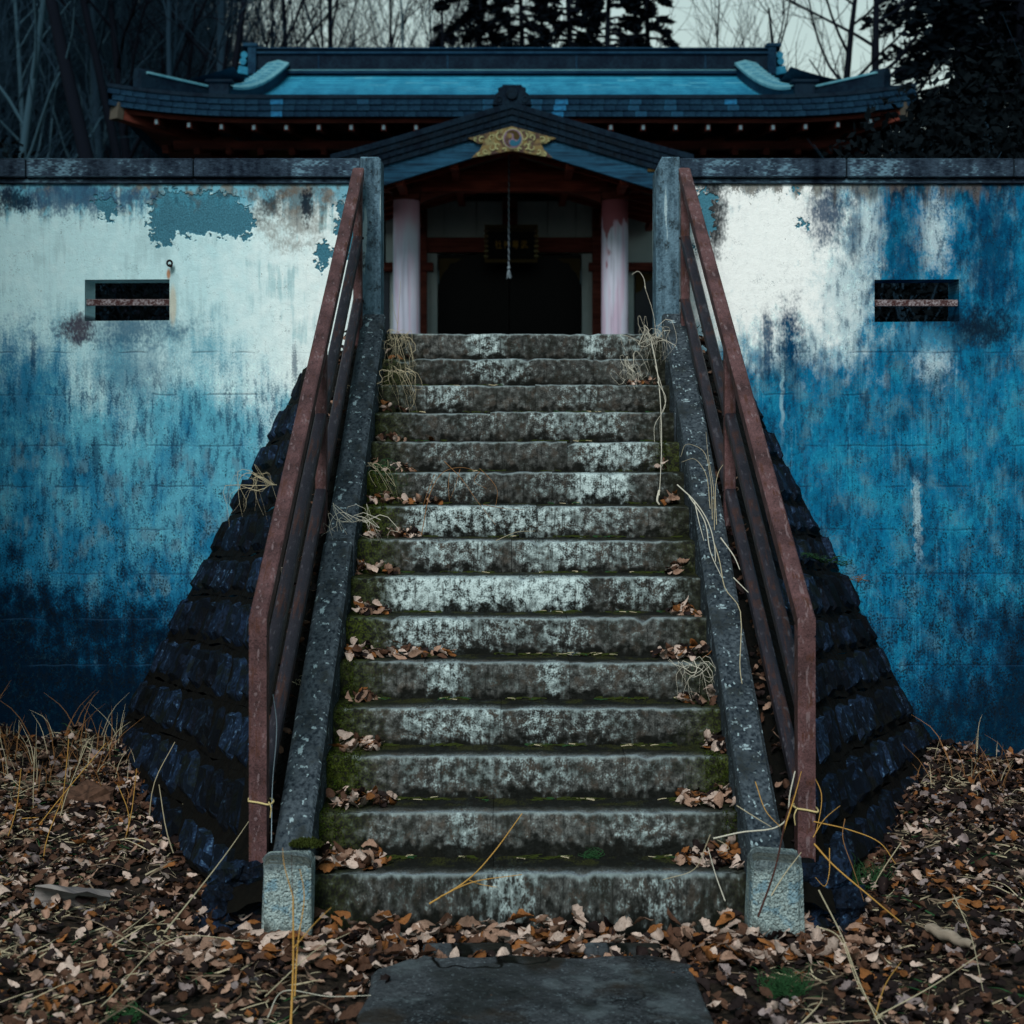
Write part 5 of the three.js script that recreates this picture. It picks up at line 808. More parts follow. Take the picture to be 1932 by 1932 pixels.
// trees that stand out singly
addTree('bare_tree', 'dark slanting bare trunk leaning left, behind the left tip of the shrine roof', bareTree(21, { h: 17, r: 0.20, lean: [-0.26, 0.02], limbs: 8, first: 0.62, spread: 0.6, twigs: 6 }), [bark[1], bark[1]], onHill(300, 31));
addTree('bare_tree', 'thin bare tree leaning left beside the slanting dark trunk', bareTree(22, { h: 16, r: 0.13, lean: [-0.16, 0.02], limbs: 8, first: 0.5, spread: 0.5, twigs: 6 }), [bark[1], bark[1]], onHill(312, 32.5));
addTree('bare_tree', 'dark bare tree with a forked top, straight above the left roof corner ornament', bareTree(23, { h: 13, r: 0.17, limbs: 12, first: 0.30, spread: 0.8, twigs: 7, fork: [[-0.02, 0, 1], [0.12, 0.05, 0.75]] }), [bark[1], bark[1]], onHill(272, 36));
addTree('bare_tree', 'bare tree leaning right, left of the ridge end of the roof', bareTree(24, { h: 14, r: 0.15, lean: [0.24, 0.02], limbs: 11, first: 0.35, spread: 0.7, twigs: 7 }), [bark[1], bark[1]], onHill(315, 35));
addTree('bare_tree', 'dark thick-stemmed bare tree over the left end of the roof ridge', bareTree(25, { h: 14, r: 0.17, limbs: 13, first: 0.3, spread: 0.8, twigs: 8, fork: [[-0.08, 0, 1], [0.22, 0, 0.8]] }), [bark[1], bark[1]], onHill(590, 42));
addTree('bare_tree', 'spreading bare tree with a forked trunk against the open sky, right of the roof ridge', bareTree(31, { h: 10.5, r: 0.19, limbs: 15, first: 0.2, spread: 1.0, twigs: 6, fork: [[0.10, 0.02, 1], [-0.55, 0.05, 0.8], [-0.16, 0.04, 0.85]] }), [bark[1], bark[1]], onHill(1545, 34));
addTree('bare_tree', 'upright bare tree with level branches, next to the dark conifers on the right', bareTree(32, { h: 13, r: 0.17, lean: [0.04, 0], limbs: 16, first: 0.2, spread: 1.1, twigs: 6 }), [bark[1], bark[1]], onHill(1632, 35));
addTree('bare_tree', 'slender bare tree with upswept twigs at the right end of the centre conifers', bareTree(33, { h: 14, r: 0.09, lean: [0.10, 0], limbs: 12, first: 0.3, spread: 0.45, twigs: 7 }), [bark[1], bark[1]], onHill(1300, 46));
// the rows of bare trees on the slope
{
  const r = rngOf(303);
  for (let k = 0; k < 54; k++) {
    const px = -260 + k * 12.6 + r() * 14, Z = 33 + r() * 24; addTree('bare_tree', 'slim bare tree among its like on the dark slope left of the shrine', kinds[k % 4], [bark[k % 5 === 4 ? 2 : 0], bark[0]], onHill(px, Z), { s: 0.8 + r() * 0.5, ry: r() * 6.28, group: 'bare trees on the left slope' });
  }
  for (let k = 0; k < 22; k++) { const px = 400 + k * 27 + r() * 24, Z = 44 + r() * 24; addTree('bare_tree', 'slim bare tree in the row against the sky behind the roof ridge', kinds[(k + 1) % 4], [bark[k % 4 === 1 ? 2 : 1], bark[1]], onHill(px, Z), { s: 0.85 + r() * 0.45, ry: r() * 6.28, group: 'bare trees behind the roof ridge' }); }
}
// the wood beyond, one mass of thin stems
{
  const [a, b] = bareTree(9, { h: 11, r: 0.11, limbs: 11, first: 0.15, spread: 0.55, twigs: 6 }), g = mergeGeometries([a, b]), r = rngOf(404), N = 520, m = new THREE.InstancedMesh(g, bark[0], N), c = new THREE.Color();
  for (let i = 0; i < N; i++) { const left = i < 420, px = left ? -500 + 880 * r() : 390 + 900 * r(), Z = left ? 40 + 42 * r() : 60 + 45 * r(), p = onHill(px, Z); M4.compose(V(...p), Q.setFromEuler(E3.set((r() - 0.5) * 0.15, r() * 6.28, (r() - 0.5) * 0.15, 'XYZ')), V(1, 1, 1).multiplyScalar(left ? 0.8 + r() * 0.6 : 0.7 + r() * 0.35)); m.setMatrixAt(i, M4); const k = left ? 0.9 + r() * 2.6 * r() : 0.6 + r() * 0.5; m.setColorAt(i, c.setRGB(k, k, k)); }
  m.name = numbered('bare_wood'); m.castShadow = m.receiveShadow = true; kind(m, 'stuff'); tag(m, 'far wood of thin bare stems filling the slope behind the shrine', 'wood'); scene.add(m);
}
// conifers: whorls of drooping boughs covered with small sprays
function conifer(seed, { h, w, first, boughs, spray, size, gap = 0 }) {
  const r = rngOf(seed), T = newLimbs(), pos = []; const tp = []; for (let i = 0; i <= 8; i++) tp.push(V((r() - 0.5) * 0.2, h * i / 8, (r() - 0.5) * 0.2)); limb(T, tp, tp.map((_, i) => lerp(0.26, 0.03, i / 8)), 7);
  for (let k = 0; k < boughs; k++) {
    const f = first + (1 - first) * Math.pow(k / boughs, 0.9), y = h * f, L = w * (1.05 - f) * (0.55 + r() * 0.6) + 0.25, a = r() * 6.28, P = [0, 0.35, 0.7, 1].map((t) => V(Math.cos(a) * L * t, y + L * (0.18 * t - 0.42 * t * t), Math.sin(a) * L * t)); limb(T, P, [0.05, 0.035, 0.02, 0.008], 4);
    if (r() < gap) continue;
    for (let i = 0; i < spray; i++) {
      const t = 0.2 + 0.85 * Math.sqrt(r()), q = P[Math.min(3, Math.floor(t * 3))].clone().lerp(P[Math.min(3, Math.floor(t * 3) + 1)] ?? P[3], (t * 3) % 1), s = size * (0.6 + r() * 0.9), d = V(Math.cos(a) + (r() - 0.5) * 1.6, (r() - 0.65) * 1.1, Math.sin(a) + (r() - 0.5) * 1.6).normalize(), n = V(r() - 0.5, r() - 0.5, r() - 0.5).normalize(), u = d.clone().cross(n).normalize(); q.add(V((r() - 0.5) * 0.5, (r() - 0.6) * 0.35, (r() - 0.5) * 0.5).multiplyScalar(L * 0.35));
      const A = q, B = q.clone().addScaledVector(d, s * 0.5).addScaledVector(u, s * 0.2), C = q.clone().addScaledVector(d, s), D = q.clone().addScaledVector(d, s * 0.5).addScaledVector(u, -s * 0.2); pos.push(...A.toArray(), ...B.toArray(), ...C.toArray(), ...A.toArray(), ...C.toArray(), ...D.toArray());
    }
  }
  return [limbGeo(T), raw(pos, null, 0)];
}
const con = [conifer(51, { h: 15, w: 1.9, first: 0.12, boughs: 150, spray: 110, size: 0.2 }), conifer(52, { h: 17, w: 1.9, first: 0.05, boughs: 230, spray: 100, size: 0.2 }), conifer(53, { h: 15, w: 3.2, first: 0.25, boughs: 120, spray: 100, size: 0.24, gap: 0.05 })];
const cm = [bark[1], needle[0]];
[[1950, 23, 1, 1.0, 'great black conifer filling the upper right corner, nearest the wall'], [1880, 27, 1, 0.85, 'black conifer whose left side overhangs the right roof tip'], [2075, 25, 0, 1.1, 'black conifer cut off by the right edge of the picture'], [1960, 31, 0, 1.2, 'black conifer behind the great one in the upper right corner'], [1826, 38, 1, 1.1, 'tall black conifer farthest back in the right-hand group'], [2200, 24, 1, 1.0, 'black conifer beyond the right edge of the dark group']].forEach(([px, Z, k, s, l], i) => addTree('conifer', l, con[k], cm, onHill(px, Z), { s, ry: i * 1.3 }));
[[900, 46, 2, 0.95, 'dark conifer with see-through boughs above the left half of the roof ridge'], [1075, 44, 2, 0.95, 'dark conifer above the middle of the roof ridge'], [1150, 48, 2, 1.0, 'dark conifer right of the middle of the roof ridge, set back'], [1225, 43, 0, 0.85, 'dense dark conifer above the right half of the roof ridge'], [985, 52, 2, 1.0, 'dark conifer set back between two others above the roof ridge'], [830, 54, 2, 0.8, 'small dark conifer among bare stems above the left of the ridge']].forEach(([px, Z, k, s, l], i) => addTree('conifer', l, con[k], cm, onHill(px, Z), { s, ry: i * 2.1 + 0.4 }));
// the same wood closes in on both sides of the clearing, beyond the picture's edges
[[-5.8, 8.0, 1.15, 'dark conifer standing before the left wall, beyond the left picture edge'], [-5.9, 4.6, 1.1, 'dark conifer left of the clearing, nearer than the one by the wall'], [6.1, 8.0, 1.15, 'dark conifer standing before the right wall, beyond the right picture edge'], [5.9, 4.6, 1.1, 'dark conifer right of the clearing, nearer than the one by the wall']].forEach(([x, Z, s, l], i) => addTree('conifer', l, con[1], cm, [x, gh(x, Z) - 0.2, -Z], { s, ry: i * 1.7 + 0.6 }));
// low bushes behind the wall
function bush(seed, { w, h, n, size }) { const r = rngOf(seed), T = newLimbs(), pos = []; for (let k = 0; k < 26; k++) { const a = r() * 6.28, p = V((r() - 0.5) * w * 0.5, 0, (r() - 0.5) * w * 0.3), e = V(Math.cos(a) * w * 0.5 * r(), h * (0.5 + 0.5 * r()), Math.sin(a) * w * 0.3), m = p.clone().lerp(e, 0.5).add(V(0, h * 0.15, 0)); limb(T, [p, m, e], [0.014, 0.010, 0.004], 3); } for (let i = 0; i < n; i++) { const a = r() * 6.28, e = Math.sqrt(r()), q = V(Math.cos(a) * e * w * 0.55, h * (0.1 + 0.95 * r() * (1 - 0.45 * e * e)), Math.sin(a) * e * w * 0.4), d = V(r() - 0.5, r() - 0.5, r() - 0.5).normalize(), u = d.clone().cross(V(r() - 0.5, r() - 0.5, r() - 0.5).normalize()).normalize(), s = size * (0.6 + r() * 0.8), B = q.clone().addScaledVector(d, s * 0.5).addScaledVector(u, s * 0.28), C = q.clone().addScaledVector(d, s), D = q.clone().addScaledVector(d, s * 0.5).addScaledVector(u, -s * 0.28); pos.push(...q.toArray(), ...B.toArray(), ...C.toArray(), ...q.toArray(), ...C.toArray(), ...D.toArray()); } return [limbGeo(T), raw(pos, null, 0)]; }
const bu = [bush(61, { w: 3.6, h: 2.6, n: 9000, size: 0.08 }), bush(62, { w: 3.0, h: 1.8, n: 6000, size: 0.07 })];
[[1800, 18, 0, 1.1, 'dark bush behind the right wall, under the roof tip'], [1930, 16.5, 0, 1.15, 'dark bush behind the right wall, under the great conifer'], [2010, 16, 0, 1.3, 'dark bush behind the far right end of the wall'], [1715, 14, 1, 1.0, 'low dark bush behind the right wall opening'], [1690, 22, 0, 1.3, 'dark bush at the right corner of the shrine, behind the wall'], [1745, 26, 0, 1.6, 'tall dark bush in front of the black conifers'], [240, 17, 1, 0.95, 'low dark bush behind the left wall opening'], [60, 19, 1, 1.2, 'dark bush behind the left end of the wall'], [-120, 18, 0, 1.1, 'dark bush behind the wall beyond the left edge']].forEach(([px, Z, k, s, l]) => addTree('bush', l, bu[k], [bark[0], needle[1]], [(px - CX) / F * Z, CY - 0.1, -Z], { s, ry: Z, category: 'bush' }));

// ---------- dry grass, stalks, twigs, ferns ----------
const gy = (x, Z, dy = 0) => V(x, gh(x, Z) + dy, -Z);
function ribbon(out, pts, w) { for (let i = 0; i + 1 < pts.length; i++) { const t = pts[i + 1].clone().sub(pts[i]), u = t.clone().cross(V(0.3, 0.2, 1)).normalize(), w0 = w * (1 - i / (pts.length - 1) * 0.85), w1 = w * (1 - (i + 1) / (pts.length - 1) * 0.85), a = pts[i].clone().addScaledVector(u, -w0), b = pts[i].clone().addScaledVector(u, w0), c = pts[i + 1].clone().addScaledVector(u, w1), d = pts[i + 1].clone().addScaledVector(u, -w1); for (const p of [a, b, c, a, c, d]) out.push(p.x, p.y, p.z); } }
function arc(r, p, len, reach, dir, droop) { const pts = []; for (let i = 0; i <= 7; i++) { const t = i / 7; pts.push(p.clone().add(V(Math.cos(dir) * reach * t + 0.02 * Math.sin(t * 5 + dir), len * (t - droop * t * t), Math.sin(dir) * reach * t))); } return pts; }
{
  const r = rngOf(515), A = [], B = [], D = [];
  for (let i = 0; i < 17000; i++) { const x = r() < 0.66 ? -0.7 - 3.2 * r() ** 0.8 : 0.9 + 2.9 * r(), Z = 4.4 + 5.8 * r() ** 1.4; if (blocked(x, Z) || (x > -0.6 && x < 0.72) || fbm(x * 1.3, Z * 1.3, 3) < -0.15) continue; const o = r() < 0.10 ? D : r() < 0.42 ? A : B, big = r() < 0.06; ribbon(o, arc(r, gy(x, Z), (big ? 0.16 : 0.06) * (0.5 + r()), (big ? 0.32 : 0.15) * (0.3 + r()), r() * 6.28, 0.5 + r() * 0.7), 0.0022 + r() * 0.002); }
  const o = kind(thing('dry_grass', 'thin bent dry grass blades scattered through the fallen leaves', 'grass'), 'stuff'); kind(mesh('blades', raw(A, null, 0), M.straw, o), 'stuff'); kind(mesh('blades', raw(B, null, 0), std({ color: [0.15, 0.115, 0.08] }), o), 'stuff'); kind(mesh('green_blades', raw(D, null, 0), M.green, o), 'stuff');
  const W1 = [], W2 = []; for (let i = 0; i < 420; i++) { const left = r() < 0.7, x = left ? lerp(-4.2, -2.0, r()) : lerp(2.3, 4.2, r()), Z = left ? lerp(8.2, 10.3, Math.sqrt(r())) : lerp(9.2, 10.3, r()); if (blocked(x, Z)) continue; const h = 0.08 + 0.34 * r() * r(), a = r() * 6.28, k = h * (0.1 + 0.9 * r()), p = gy(x, Z), pts = [p, p.clone().add(V(Math.cos(a) * k * 0.4, h * 0.6, Math.sin(a) * k * 0.4)), p.clone().add(V(Math.cos(a) * k, h * (0.8 + 0.3 * r()), Math.sin(a) * k * 0.7))]; ribbon(r() < 0.35 ? W1 : W2, new THREE.CatmullRomCurve3(pts).getPoints(5), 0.002 + r() * 0.0016); }
  const wd = kind(thing('dry_weeds', 'ragged dry weed stems along the foot of the walls', 'weeds'), 'stuff'); kind(mesh('stems', raw(W1, null, 0), M.straw, wd), 'stuff'); kind(mesh('stems', raw(W2, null, 0), M.twig, wd), 'stuff');
  // standing stalks on the left bank
  const S = [[[165, 1400], [98, 1690], 8.2], [[200, 1402], [10, 1640], 8.0], [[130, 1395], [112, 1560], 8.3], [[66, 1410], [66, 1600], 8.4], [[258, 1450], [210, 1660], 8.0], [[222, 1480], [237, 1600], 8.0], [[300, 1480], [355, 1680], 7.6], [[-20, 1560], [110, 1440], 8.2], [[420, 1440], [350, 1590], 7.9], [[455, 1380], [300, 1560], 8.1], [[120, 1500], [80, 1700], 7.5], [[40, 1450], [0, 1620], 7.8], [[330, 1400], [280, 1560], 8.3]];
  const how = ['tall stalk leaning right, tallest on the left bank', 'long stalk slanting far left from the stone', 'upright stalk left of the half-buried stone', 'leftmost upright pale stalk', 'stalk right of the half-buried stone, slanting left', 'short stalk in front of the half-buried stone', 'stalk low before the left embankment, leaning right', 'stalk cut by the left picture edge', 'stalk touching the foot of the left embankment', 'longest stalk crossing the left embankment', 'low stalk in front of the others, leaning left', 'second stalk from the left edge, leaning left', 'upper stalk beside the left embankment'];
  S.forEach(([a, b, Z], i) => { const p = at(b[0], b[1], Z), q = at(a[0], a[1], Z - 0.1); p.y = Math.min(p.y, gh(p.x, -p.z) + 0.02); const m = q.clone().lerp(p, 0.5).add(V((r() - 0.5) * 0.09, 0.02, 0.03)); tag(mesh('dry_stalk', stem([p, m, q], 0.004, 0.002, 5, 8), i % 3 ? M.golden : M.straw), 'dry ' + how[i], 'dry stalk', 'dry stalks on the left bank'); });
}
const stalk = (label, list, mat, name = 'dry_stalk', cat = 'dry stalk') => { const o = thing(name, label, cat); list.forEach(([pts, r0, r1, m]) => mesh('stem', stem(pts, r0 * 0.68, (r1 ?? r0 * 0.5) * 0.68, 5, 18), m ?? mat, o)); return o; };
stalk('upright golden stalk with forked shoots in front of the left kerb block', [[[at(548, 1945, 5.25), at(553, 1830, 5.3), at(553, 1690, 5.33)], 0.0062, 0.004], [[at(556, 1880, 5.26), at(562, 1780, 5.32), at(574, 1690, 5.36), at(566, 1640, 5.36)], 0.004, 0.002], [[at(553, 1790, 5.3), at(596, 1740, 5.3), at(625, 1712, 5.3)], 0.003, 0.0015], [[at(552, 1690, 5.33), at(536, 1630, 5.33), at(533, 1600, 5.33)], 0.003, 0.0012], [[at(553, 1690, 5.33), at(551, 1650, 5.33), at(550, 1610, 5.33)], 0.002, 0.001, M.twigDark]], M.golden);
stalk('thin golden broken twig lying over the two lowest steps', [[[at(810, 1705, 6.30), at(880, 1662, 6.36), at(930, 1610, 6.52), at(985, 1535, 6.62)], 0.0052, 0.003], [[at(830, 1692, 6.31), at(890, 1665, 6.36), at(985, 1650, 6.44)], 0.004, 0.002], [[at(884, 1660, 6.37), at(905, 1668, 6.38), at(938, 1674, 6.36)], 0.003, 0.0015]], M.golden, 'broken_twig', 'twig');
stalk('tangle of brown dead twigs hanging over the middle steps at left', [[[at(795, 1010, 8.6), at(812, 930, 8.72), at(838, 890, 8.84), at(870, 882, 8.86), at(905, 890, 8.86)], 0.0035, 0.0018], [[at(838, 870, 8.86), at(872, 905, 8.78), at(900, 945, 8.72), at(935, 990, 8.66)], 0.003, 0.0015], [[at(848, 892, 8.84), at(846, 920, 8.76), at(848, 946, 8.74)], 0.0026, 0.0012], [[at(868, 885, 8.84), at(860, 915, 8.78), at(850, 940, 8.74)], 0.0024, 0.001], [[at(905, 884, 8.84), at(926, 905, 8.78), at(938, 925, 8.75), at(934, 962, 8.72)], 0.0028, 0.0014], [[at(905, 890, 8.84), at(895, 908, 8.8), at(918, 922, 8.77)], 0.0025, 0.001], [[at(912, 952, 8.72), at(955, 960, 8.68), at(990, 962, 8.66)], 0.0024, 0.001], [[at(936, 1020, 8.42), at(975, 1004, 8.42), at(1010, 1002, 8.42)], 0.0024, 0.0012, M.straw], [[at(820, 895, 8.84), at(800, 950, 8.72), at(796, 985, 8.7)], 0.0022, 0.001]], M.twig, 'dead_twigs', 'twigs');
stalk('dark red bramble stem leaning before the right kerb block, with golden side shoots', [[[at(1430, 1730, 6.05), at(1462, 1640, 6.12), at(1484, 1540, 6.2), at(1497, 1500, 6.22)], 0.007, 0.003, M.twigDark], [[at(1476, 1575, 6.18), at(1500, 1500, 6.22), at(1512, 1455, 6.24)], 0.005, 0.002, M.golden], [[at(1346, 1582, 6.24), at(1400, 1570, 6.24), at(1462, 1562, 6.22), at(1484, 1545, 6.22), at(1490, 1500, 6.22), at(1500, 1455, 6.24)], 0.005, 0.0036, M.strawPale], [[at(1425, 1475, 6.3), at(1445, 1530, 6.25), at(1472, 1560, 6.2)], 0.003, 0.0018, M.golden], [[at(1390, 1520, 6.3), at(1430, 1545, 6.25), at(1455, 1560, 6.2)], 0.003, 0.0018, M.straw], [[at(1455, 1690, 6.08), at(1480, 1650, 6.1), at(1512, 1608, 6.12)], 0.0042, 0.0022, M.straw], [[at(1340, 1575, 6.26), at(1330, 1600, 6.28), at(1310, 1640, 6.3), at(1250, 1660, 6.32)], 0.003, 0.0015, M.straw], [[at(1346, 1580, 6.25), at(1375, 1600, 6.25), at(1360, 1610, 6.25)], 0.002, 0.001, M.straw]], M.golden, 'bramble', 'bramble');
stalk('golden bramble stems sprawling out from behind the right front post', [[[at(1536, 1592, 6.4), at(1570, 1630, 6.35), at(1640, 1690, 6.2), at(1700, 1740, 6.0)], 0.006, 0.0035], [[at(1535, 1550, 6.5), at(1600, 1565, 6.5), at(1660, 1590, 6.45), at(1690, 1630, 6.4)], 0.004, 0.002], [[at(1534, 1580, 6.45), at(1556, 1545, 6.5), at(1585, 1520, 6.5)], 0.003, 0.0015], [[at(1534, 1460, 6.6), at(1550, 1500, 6.55), at(1542, 1560, 6.5), at(1536, 1578, 6.45)], 0.003, 0.002], [[at(1594, 1545, 6.5), at(1590, 1580, 6.45), at(1610, 1640, 6.4), at(1630, 1700, 6.2)], 0.003, 0.0015, M.twig], [[at(1700, 1590, 6.3), at(1660, 1650, 6.25), at(1645, 1680, 6.2)], 0.003, 0.0015, M.straw], [[at(1565, 1600, 6.3), at(1564, 1650, 6.25), at(1556, 1672, 6.25), at(1538, 1655, 6.25)], 0.003, 0.0015, M.golden]], M.golden, 'bramble', 'bramble');
stalk('long pale grass stalks crossing the leaves at lower right', [[[at(1545, 1680, 6.0), at(1590, 1770, 5.7), at(1620, 1850, 5.5), at(1660, 1935, 5.3)], 0.004, 0.003], [[at(1540, 1748, 5.7), at(1580, 1765, 5.65), at(1620, 1860, 5.5), at(1665, 1925, 5.32)], 0.003, 0.002], [[at(1650, 1920, 5.35), at(1760, 1860, 5.5), at(1850, 1800, 5.7)], 0.0035, 0.002], [[at(1650, 1920, 5.35), at(1672, 1855, 5.5), at(1700, 1815, 5.6)], 0.003, 0.0015, M.golden], [[at(1800, 1690, 6.2), at(1830, 1760, 5.95), at(1855, 1870, 5.5)], 0.003, 0.002], [[at(1470, 1940, 5.25), at(1560, 1930, 5.3), at(1640, 1925, 5.35)], 0.003, 0.002]], M.straw);
stalk('pair of thin straws crossing low in front of the left block and leaves', [[[at(310, 1760, 5.9), at(420, 1620, 6.4), at(490, 1520, 6.9)], 0.0045, 0.002], [[at(190, 1900, 5.4), at(330, 1770, 5.85), at(470, 1775, 5.8)], 0.003, 0.002], [[at(500, 1880, 5.35), at(600, 1790, 5.6), at(660, 1760, 5.7)], 0.003, 0.0015], [[at(505, 1920, 5.3), at(535, 1870, 5.45), at(620, 1880, 5.4), at(700, 1878, 5.42)], 0.003, 0.0015, M.strawPale]], M.straw);
stalk('single pale stalk leaning on the leaves by the right end of the first step', [[[at(1368, 1700, 6.2), at(1350, 1650, 6.3), at(1336, 1600, 6.42)], 0.0036, 0.002]], M.strawPale);
// tufts rooted in the stair joints, their blades hanging down
function tuft(label, px, py, Z, n, seed, o) {
  const t = thing('dry_grass_tuft', label, 'grass tuft', at(px, py, Z).toArray()), r = rngOf(seed), P = [], G = [];
  for (let i = 0; i < n; i++) { const a = o.dir + (r() - 0.5) * o.fan, L = o.len * (0.5 + r() * 0.7), up = o.up * r(), pts = [V((r() - 0.5) * o.w, 0, (r() - 0.5) * 0.05)]; for (let k = 1; k <= 5; k++) { const q = k / 5; pts.push(pts[0].clone().add(V(Math.cos(a) * L * o.side * Math.sin(q * 1.9) + (r() - 0.5) * 0.035, up * 4 * q * (1 - q) - L * o.drop * q * q, 0.03 + Math.abs(Math.sin(a)) * L * 0.35 * q + (r() - 0.5) * 0.03))); const ph = r() * 6, am = 0.075 * r(); pts.forEach((p, k) => { p.x += am * Math.sin(k * 1.1 + ph) * k / 5; p.y += am * Math.cos(k * 1.5 + ph) * k / 5; }); } ribbon(r() < (o.green ?? 0) ? G : P, new THREE.CatmullRomCurve3(pts).getPoints(9), 0.0009 + r() * r() * 0.0022); }
  if (P.length) mesh('dry_blades', raw(P, null, 0), seed % 2 ? M.straw : M.strawPale, t); if (G.length) mesh('green_blades', raw(G, null, 0), M.green, t); return t;
}
tuft('dry grass tuft hanging at the left end of the topmost steps', 752, 640, 10.1, 22, 1, { dir: 0.4, fan: 4, len: 0.28, up: 0.10, w: 0.10, side: 0.35, drop: 1.0 });
tuft('matted dry grass clump on the third step from the top, at left', 748, 700, 9.7, 16, 11, { dir: 0.4, fan: 5, len: 0.26, up: 0.03, w: 0.18, side: 0.35, drop: 1.0 });
tuft('dry grass tuft with looping blades at the right end of the topmost steps', 1222, 650, 9.95, 22, 2, { dir: 1.2, fan: 5, len: 0.24, up: 0.16, w: 0.12, side: 0.55, drop: 0.55 });
tuft('short dry tuft at the right end of the second step from the top', 1196, 716, 9.75, 16, 12, { dir: 2, fan: 5, len: 0.16, up: 0.18, w: 0.12, side: 0.5, drop: 0.1 });
tuft('green and straw tuft on a mossy step end at left, above the twigs', 712, 880, 8.95, 18, 3, { dir: 0.6, fan: 3, len: 0.2, up: 0.05, w: 0.08, side: 0.5, drop: 0.7, green: 0.5 });
tuft('dry blades spilling over the left kerb beside the mossy step', 672, 985, 8.35, 13, 4, { dir: 1.4, fan: 6, len: 0.24, up: 0.08, w: 0.10, side: 0.8, drop: 0.35 });
tuft('curled pale grass growing out of the left embankment beside the rail', 515, 915, 9.0, 13, 5, { dir: 3.0, fan: 3, len: 0.34, up: 0.12, w: 0.06, side: 0.75, drop: 0.6 });
tuft('grass tuft hanging at the right end of the fifth lowest step', 1320, 1255, 7.6, 15, 6, { dir: 1.7, fan: 4, len: 0.22, up: 0.04, w: 0.10, side: 0.4, drop: 0.8, green: 0.3 });
tuft('dry tuft on the soil beside the left kerb, halfway up', 572, 1300, 7.5, 16, 7, { dir: 2, fan: 4, len: 0.14, up: 0.06, w: 0.05, side: 0.4, drop: 0.5, green: 0.3 });
tuft('thin grass wisps on the left strip beside the middle kerb stone', 615, 1080, 8.3, 14, 8, { dir: 1.2, fan: 5, len: 0.2, up: 0.06, w: 0.06, side: 0.7, drop: 0.3 });
tuft('curling wisps beside the left rail, near the top kerb stone', 640, 745, 9.7, 10, 9, { dir: 1.0, fan: 5, len: 0.2, up: 0.05, w: 0.06, side: 0.8, drop: 0.3 });
stalk('long dead vine hanging down the right ends of the upper steps', [[[at(1228, 640, 9.95), at(1240, 700, 9.7), at(1246, 760, 9.5), at(1248, 850, 9.0), at(1244, 935, 8.72)], 0.005, 0.003], [[at(1236, 690, 9.72), at(1250, 735, 9.6), at(1254, 770, 9.4), at(1236, 800, 9.3), at(1235, 835, 9.1)], 0.003, 0.0015], [[at(1240, 720, 9.6), at(1256, 750, 9.5), at(1246, 790, 9.3), at(1250, 880, 8.9)], 0.003, 0.0015], [[at(1244, 925, 8.74), at(1240, 945, 8.72), at(1244, 952, 8.72)], 0.012, 0.006], [[at(1216, 540, 10.2), at(1232, 590, 10.1), at(1238, 640, 9.95)], 0.0016, 0.002], [[at(1192, 518, 10.2), at(1204, 512, 10.2), at(1214, 524, 10.2), at(1218, 545, 10.2)], 0.0022, 0.0035]], M.strawPale, 'dead_vine', 'vine');
stalk('slender dry weed standing at the left of the top step', [[[at(748, 640, 10.2), at(752, 590, 10.2), at(756, 530, 10.2)], 0.003, 0.0012], [[at(750, 612, 10.2), at(742, 580, 10.2), at(740, 555, 10.2)], 0.002, 0.001]], M.straw, 'dry_weed', 'weed');
stalk('dry arching grass on the soil between the right kerb and the rail, upper part', [[[at(1344, 980, 8.3), at(1340, 900, 8.5), at(1326, 850, 8.6), at(1296, 838, 8.6), at(1284, 862, 8.5)], 0.003, 0.0012], [[at(1340, 960, 8.3), at(1330, 890, 8.5), at(1310, 866, 8.55), at(1286, 872, 8.5)], 0.003, 0.0012], [[at(1348, 1000, 8.25), at(1346, 920, 8.4), at(1336, 860, 8.5), at(1332, 815, 8.6)], 0.003, 0.001], [[at(1352, 990, 8.25), at(1350, 920, 8.4), at(1356, 890, 8.45), at(1368, 872, 8.5)], 0.0032, 0.002]], M.straw);
stalk('bundle of pale dry blades lying along the right kerb', [[[at(1278, 915, 8.55), at(1310, 945, 8.4), at(1336, 985, 8.2), at(1348, 1030, 8.0), at(1350, 1060, 7.9)], 0.006, 0.003], [[at(1300, 936, 8.45), at(1330, 985, 8.2), at(1340, 1040, 8.0), at(1362, 1090, 7.75)], 0.005, 0.003], [[at(1310, 945, 8.4), at(1320, 990, 8.2), at(1328, 1020, 8.1)], 0.005, 0.002], [[at(1346, 1020, 8.05), at(1358, 1060, 7.9), at(1368, 1110, 7.7), at(1396, 1150, 7.5), at(1396, 1260, 7.2), at(1400, 1290, 7.1)], 0.0042, 0.003, M.straw], [[at(1360, 1015, 8.0), at(1385, 1050, 7.85), at(1396, 1075, 7.75)], 0.006, 0.003], [[at(1384, 1090, 7.7), at(1396, 1102, 7.65), at(1412, 1118, 7.6)], 0.005, 0.003]], M.strawPale);
stalk('thin pale wire-like vine hanging beside the left front post', [[[at(515, 1310, 6.7), at(522, 1370, 6.66), at(514, 1480, 6.6), at(512, 1590, 6.5)], 0.003, 0.0024]], M.rope, 'dead_vine', 'vine');
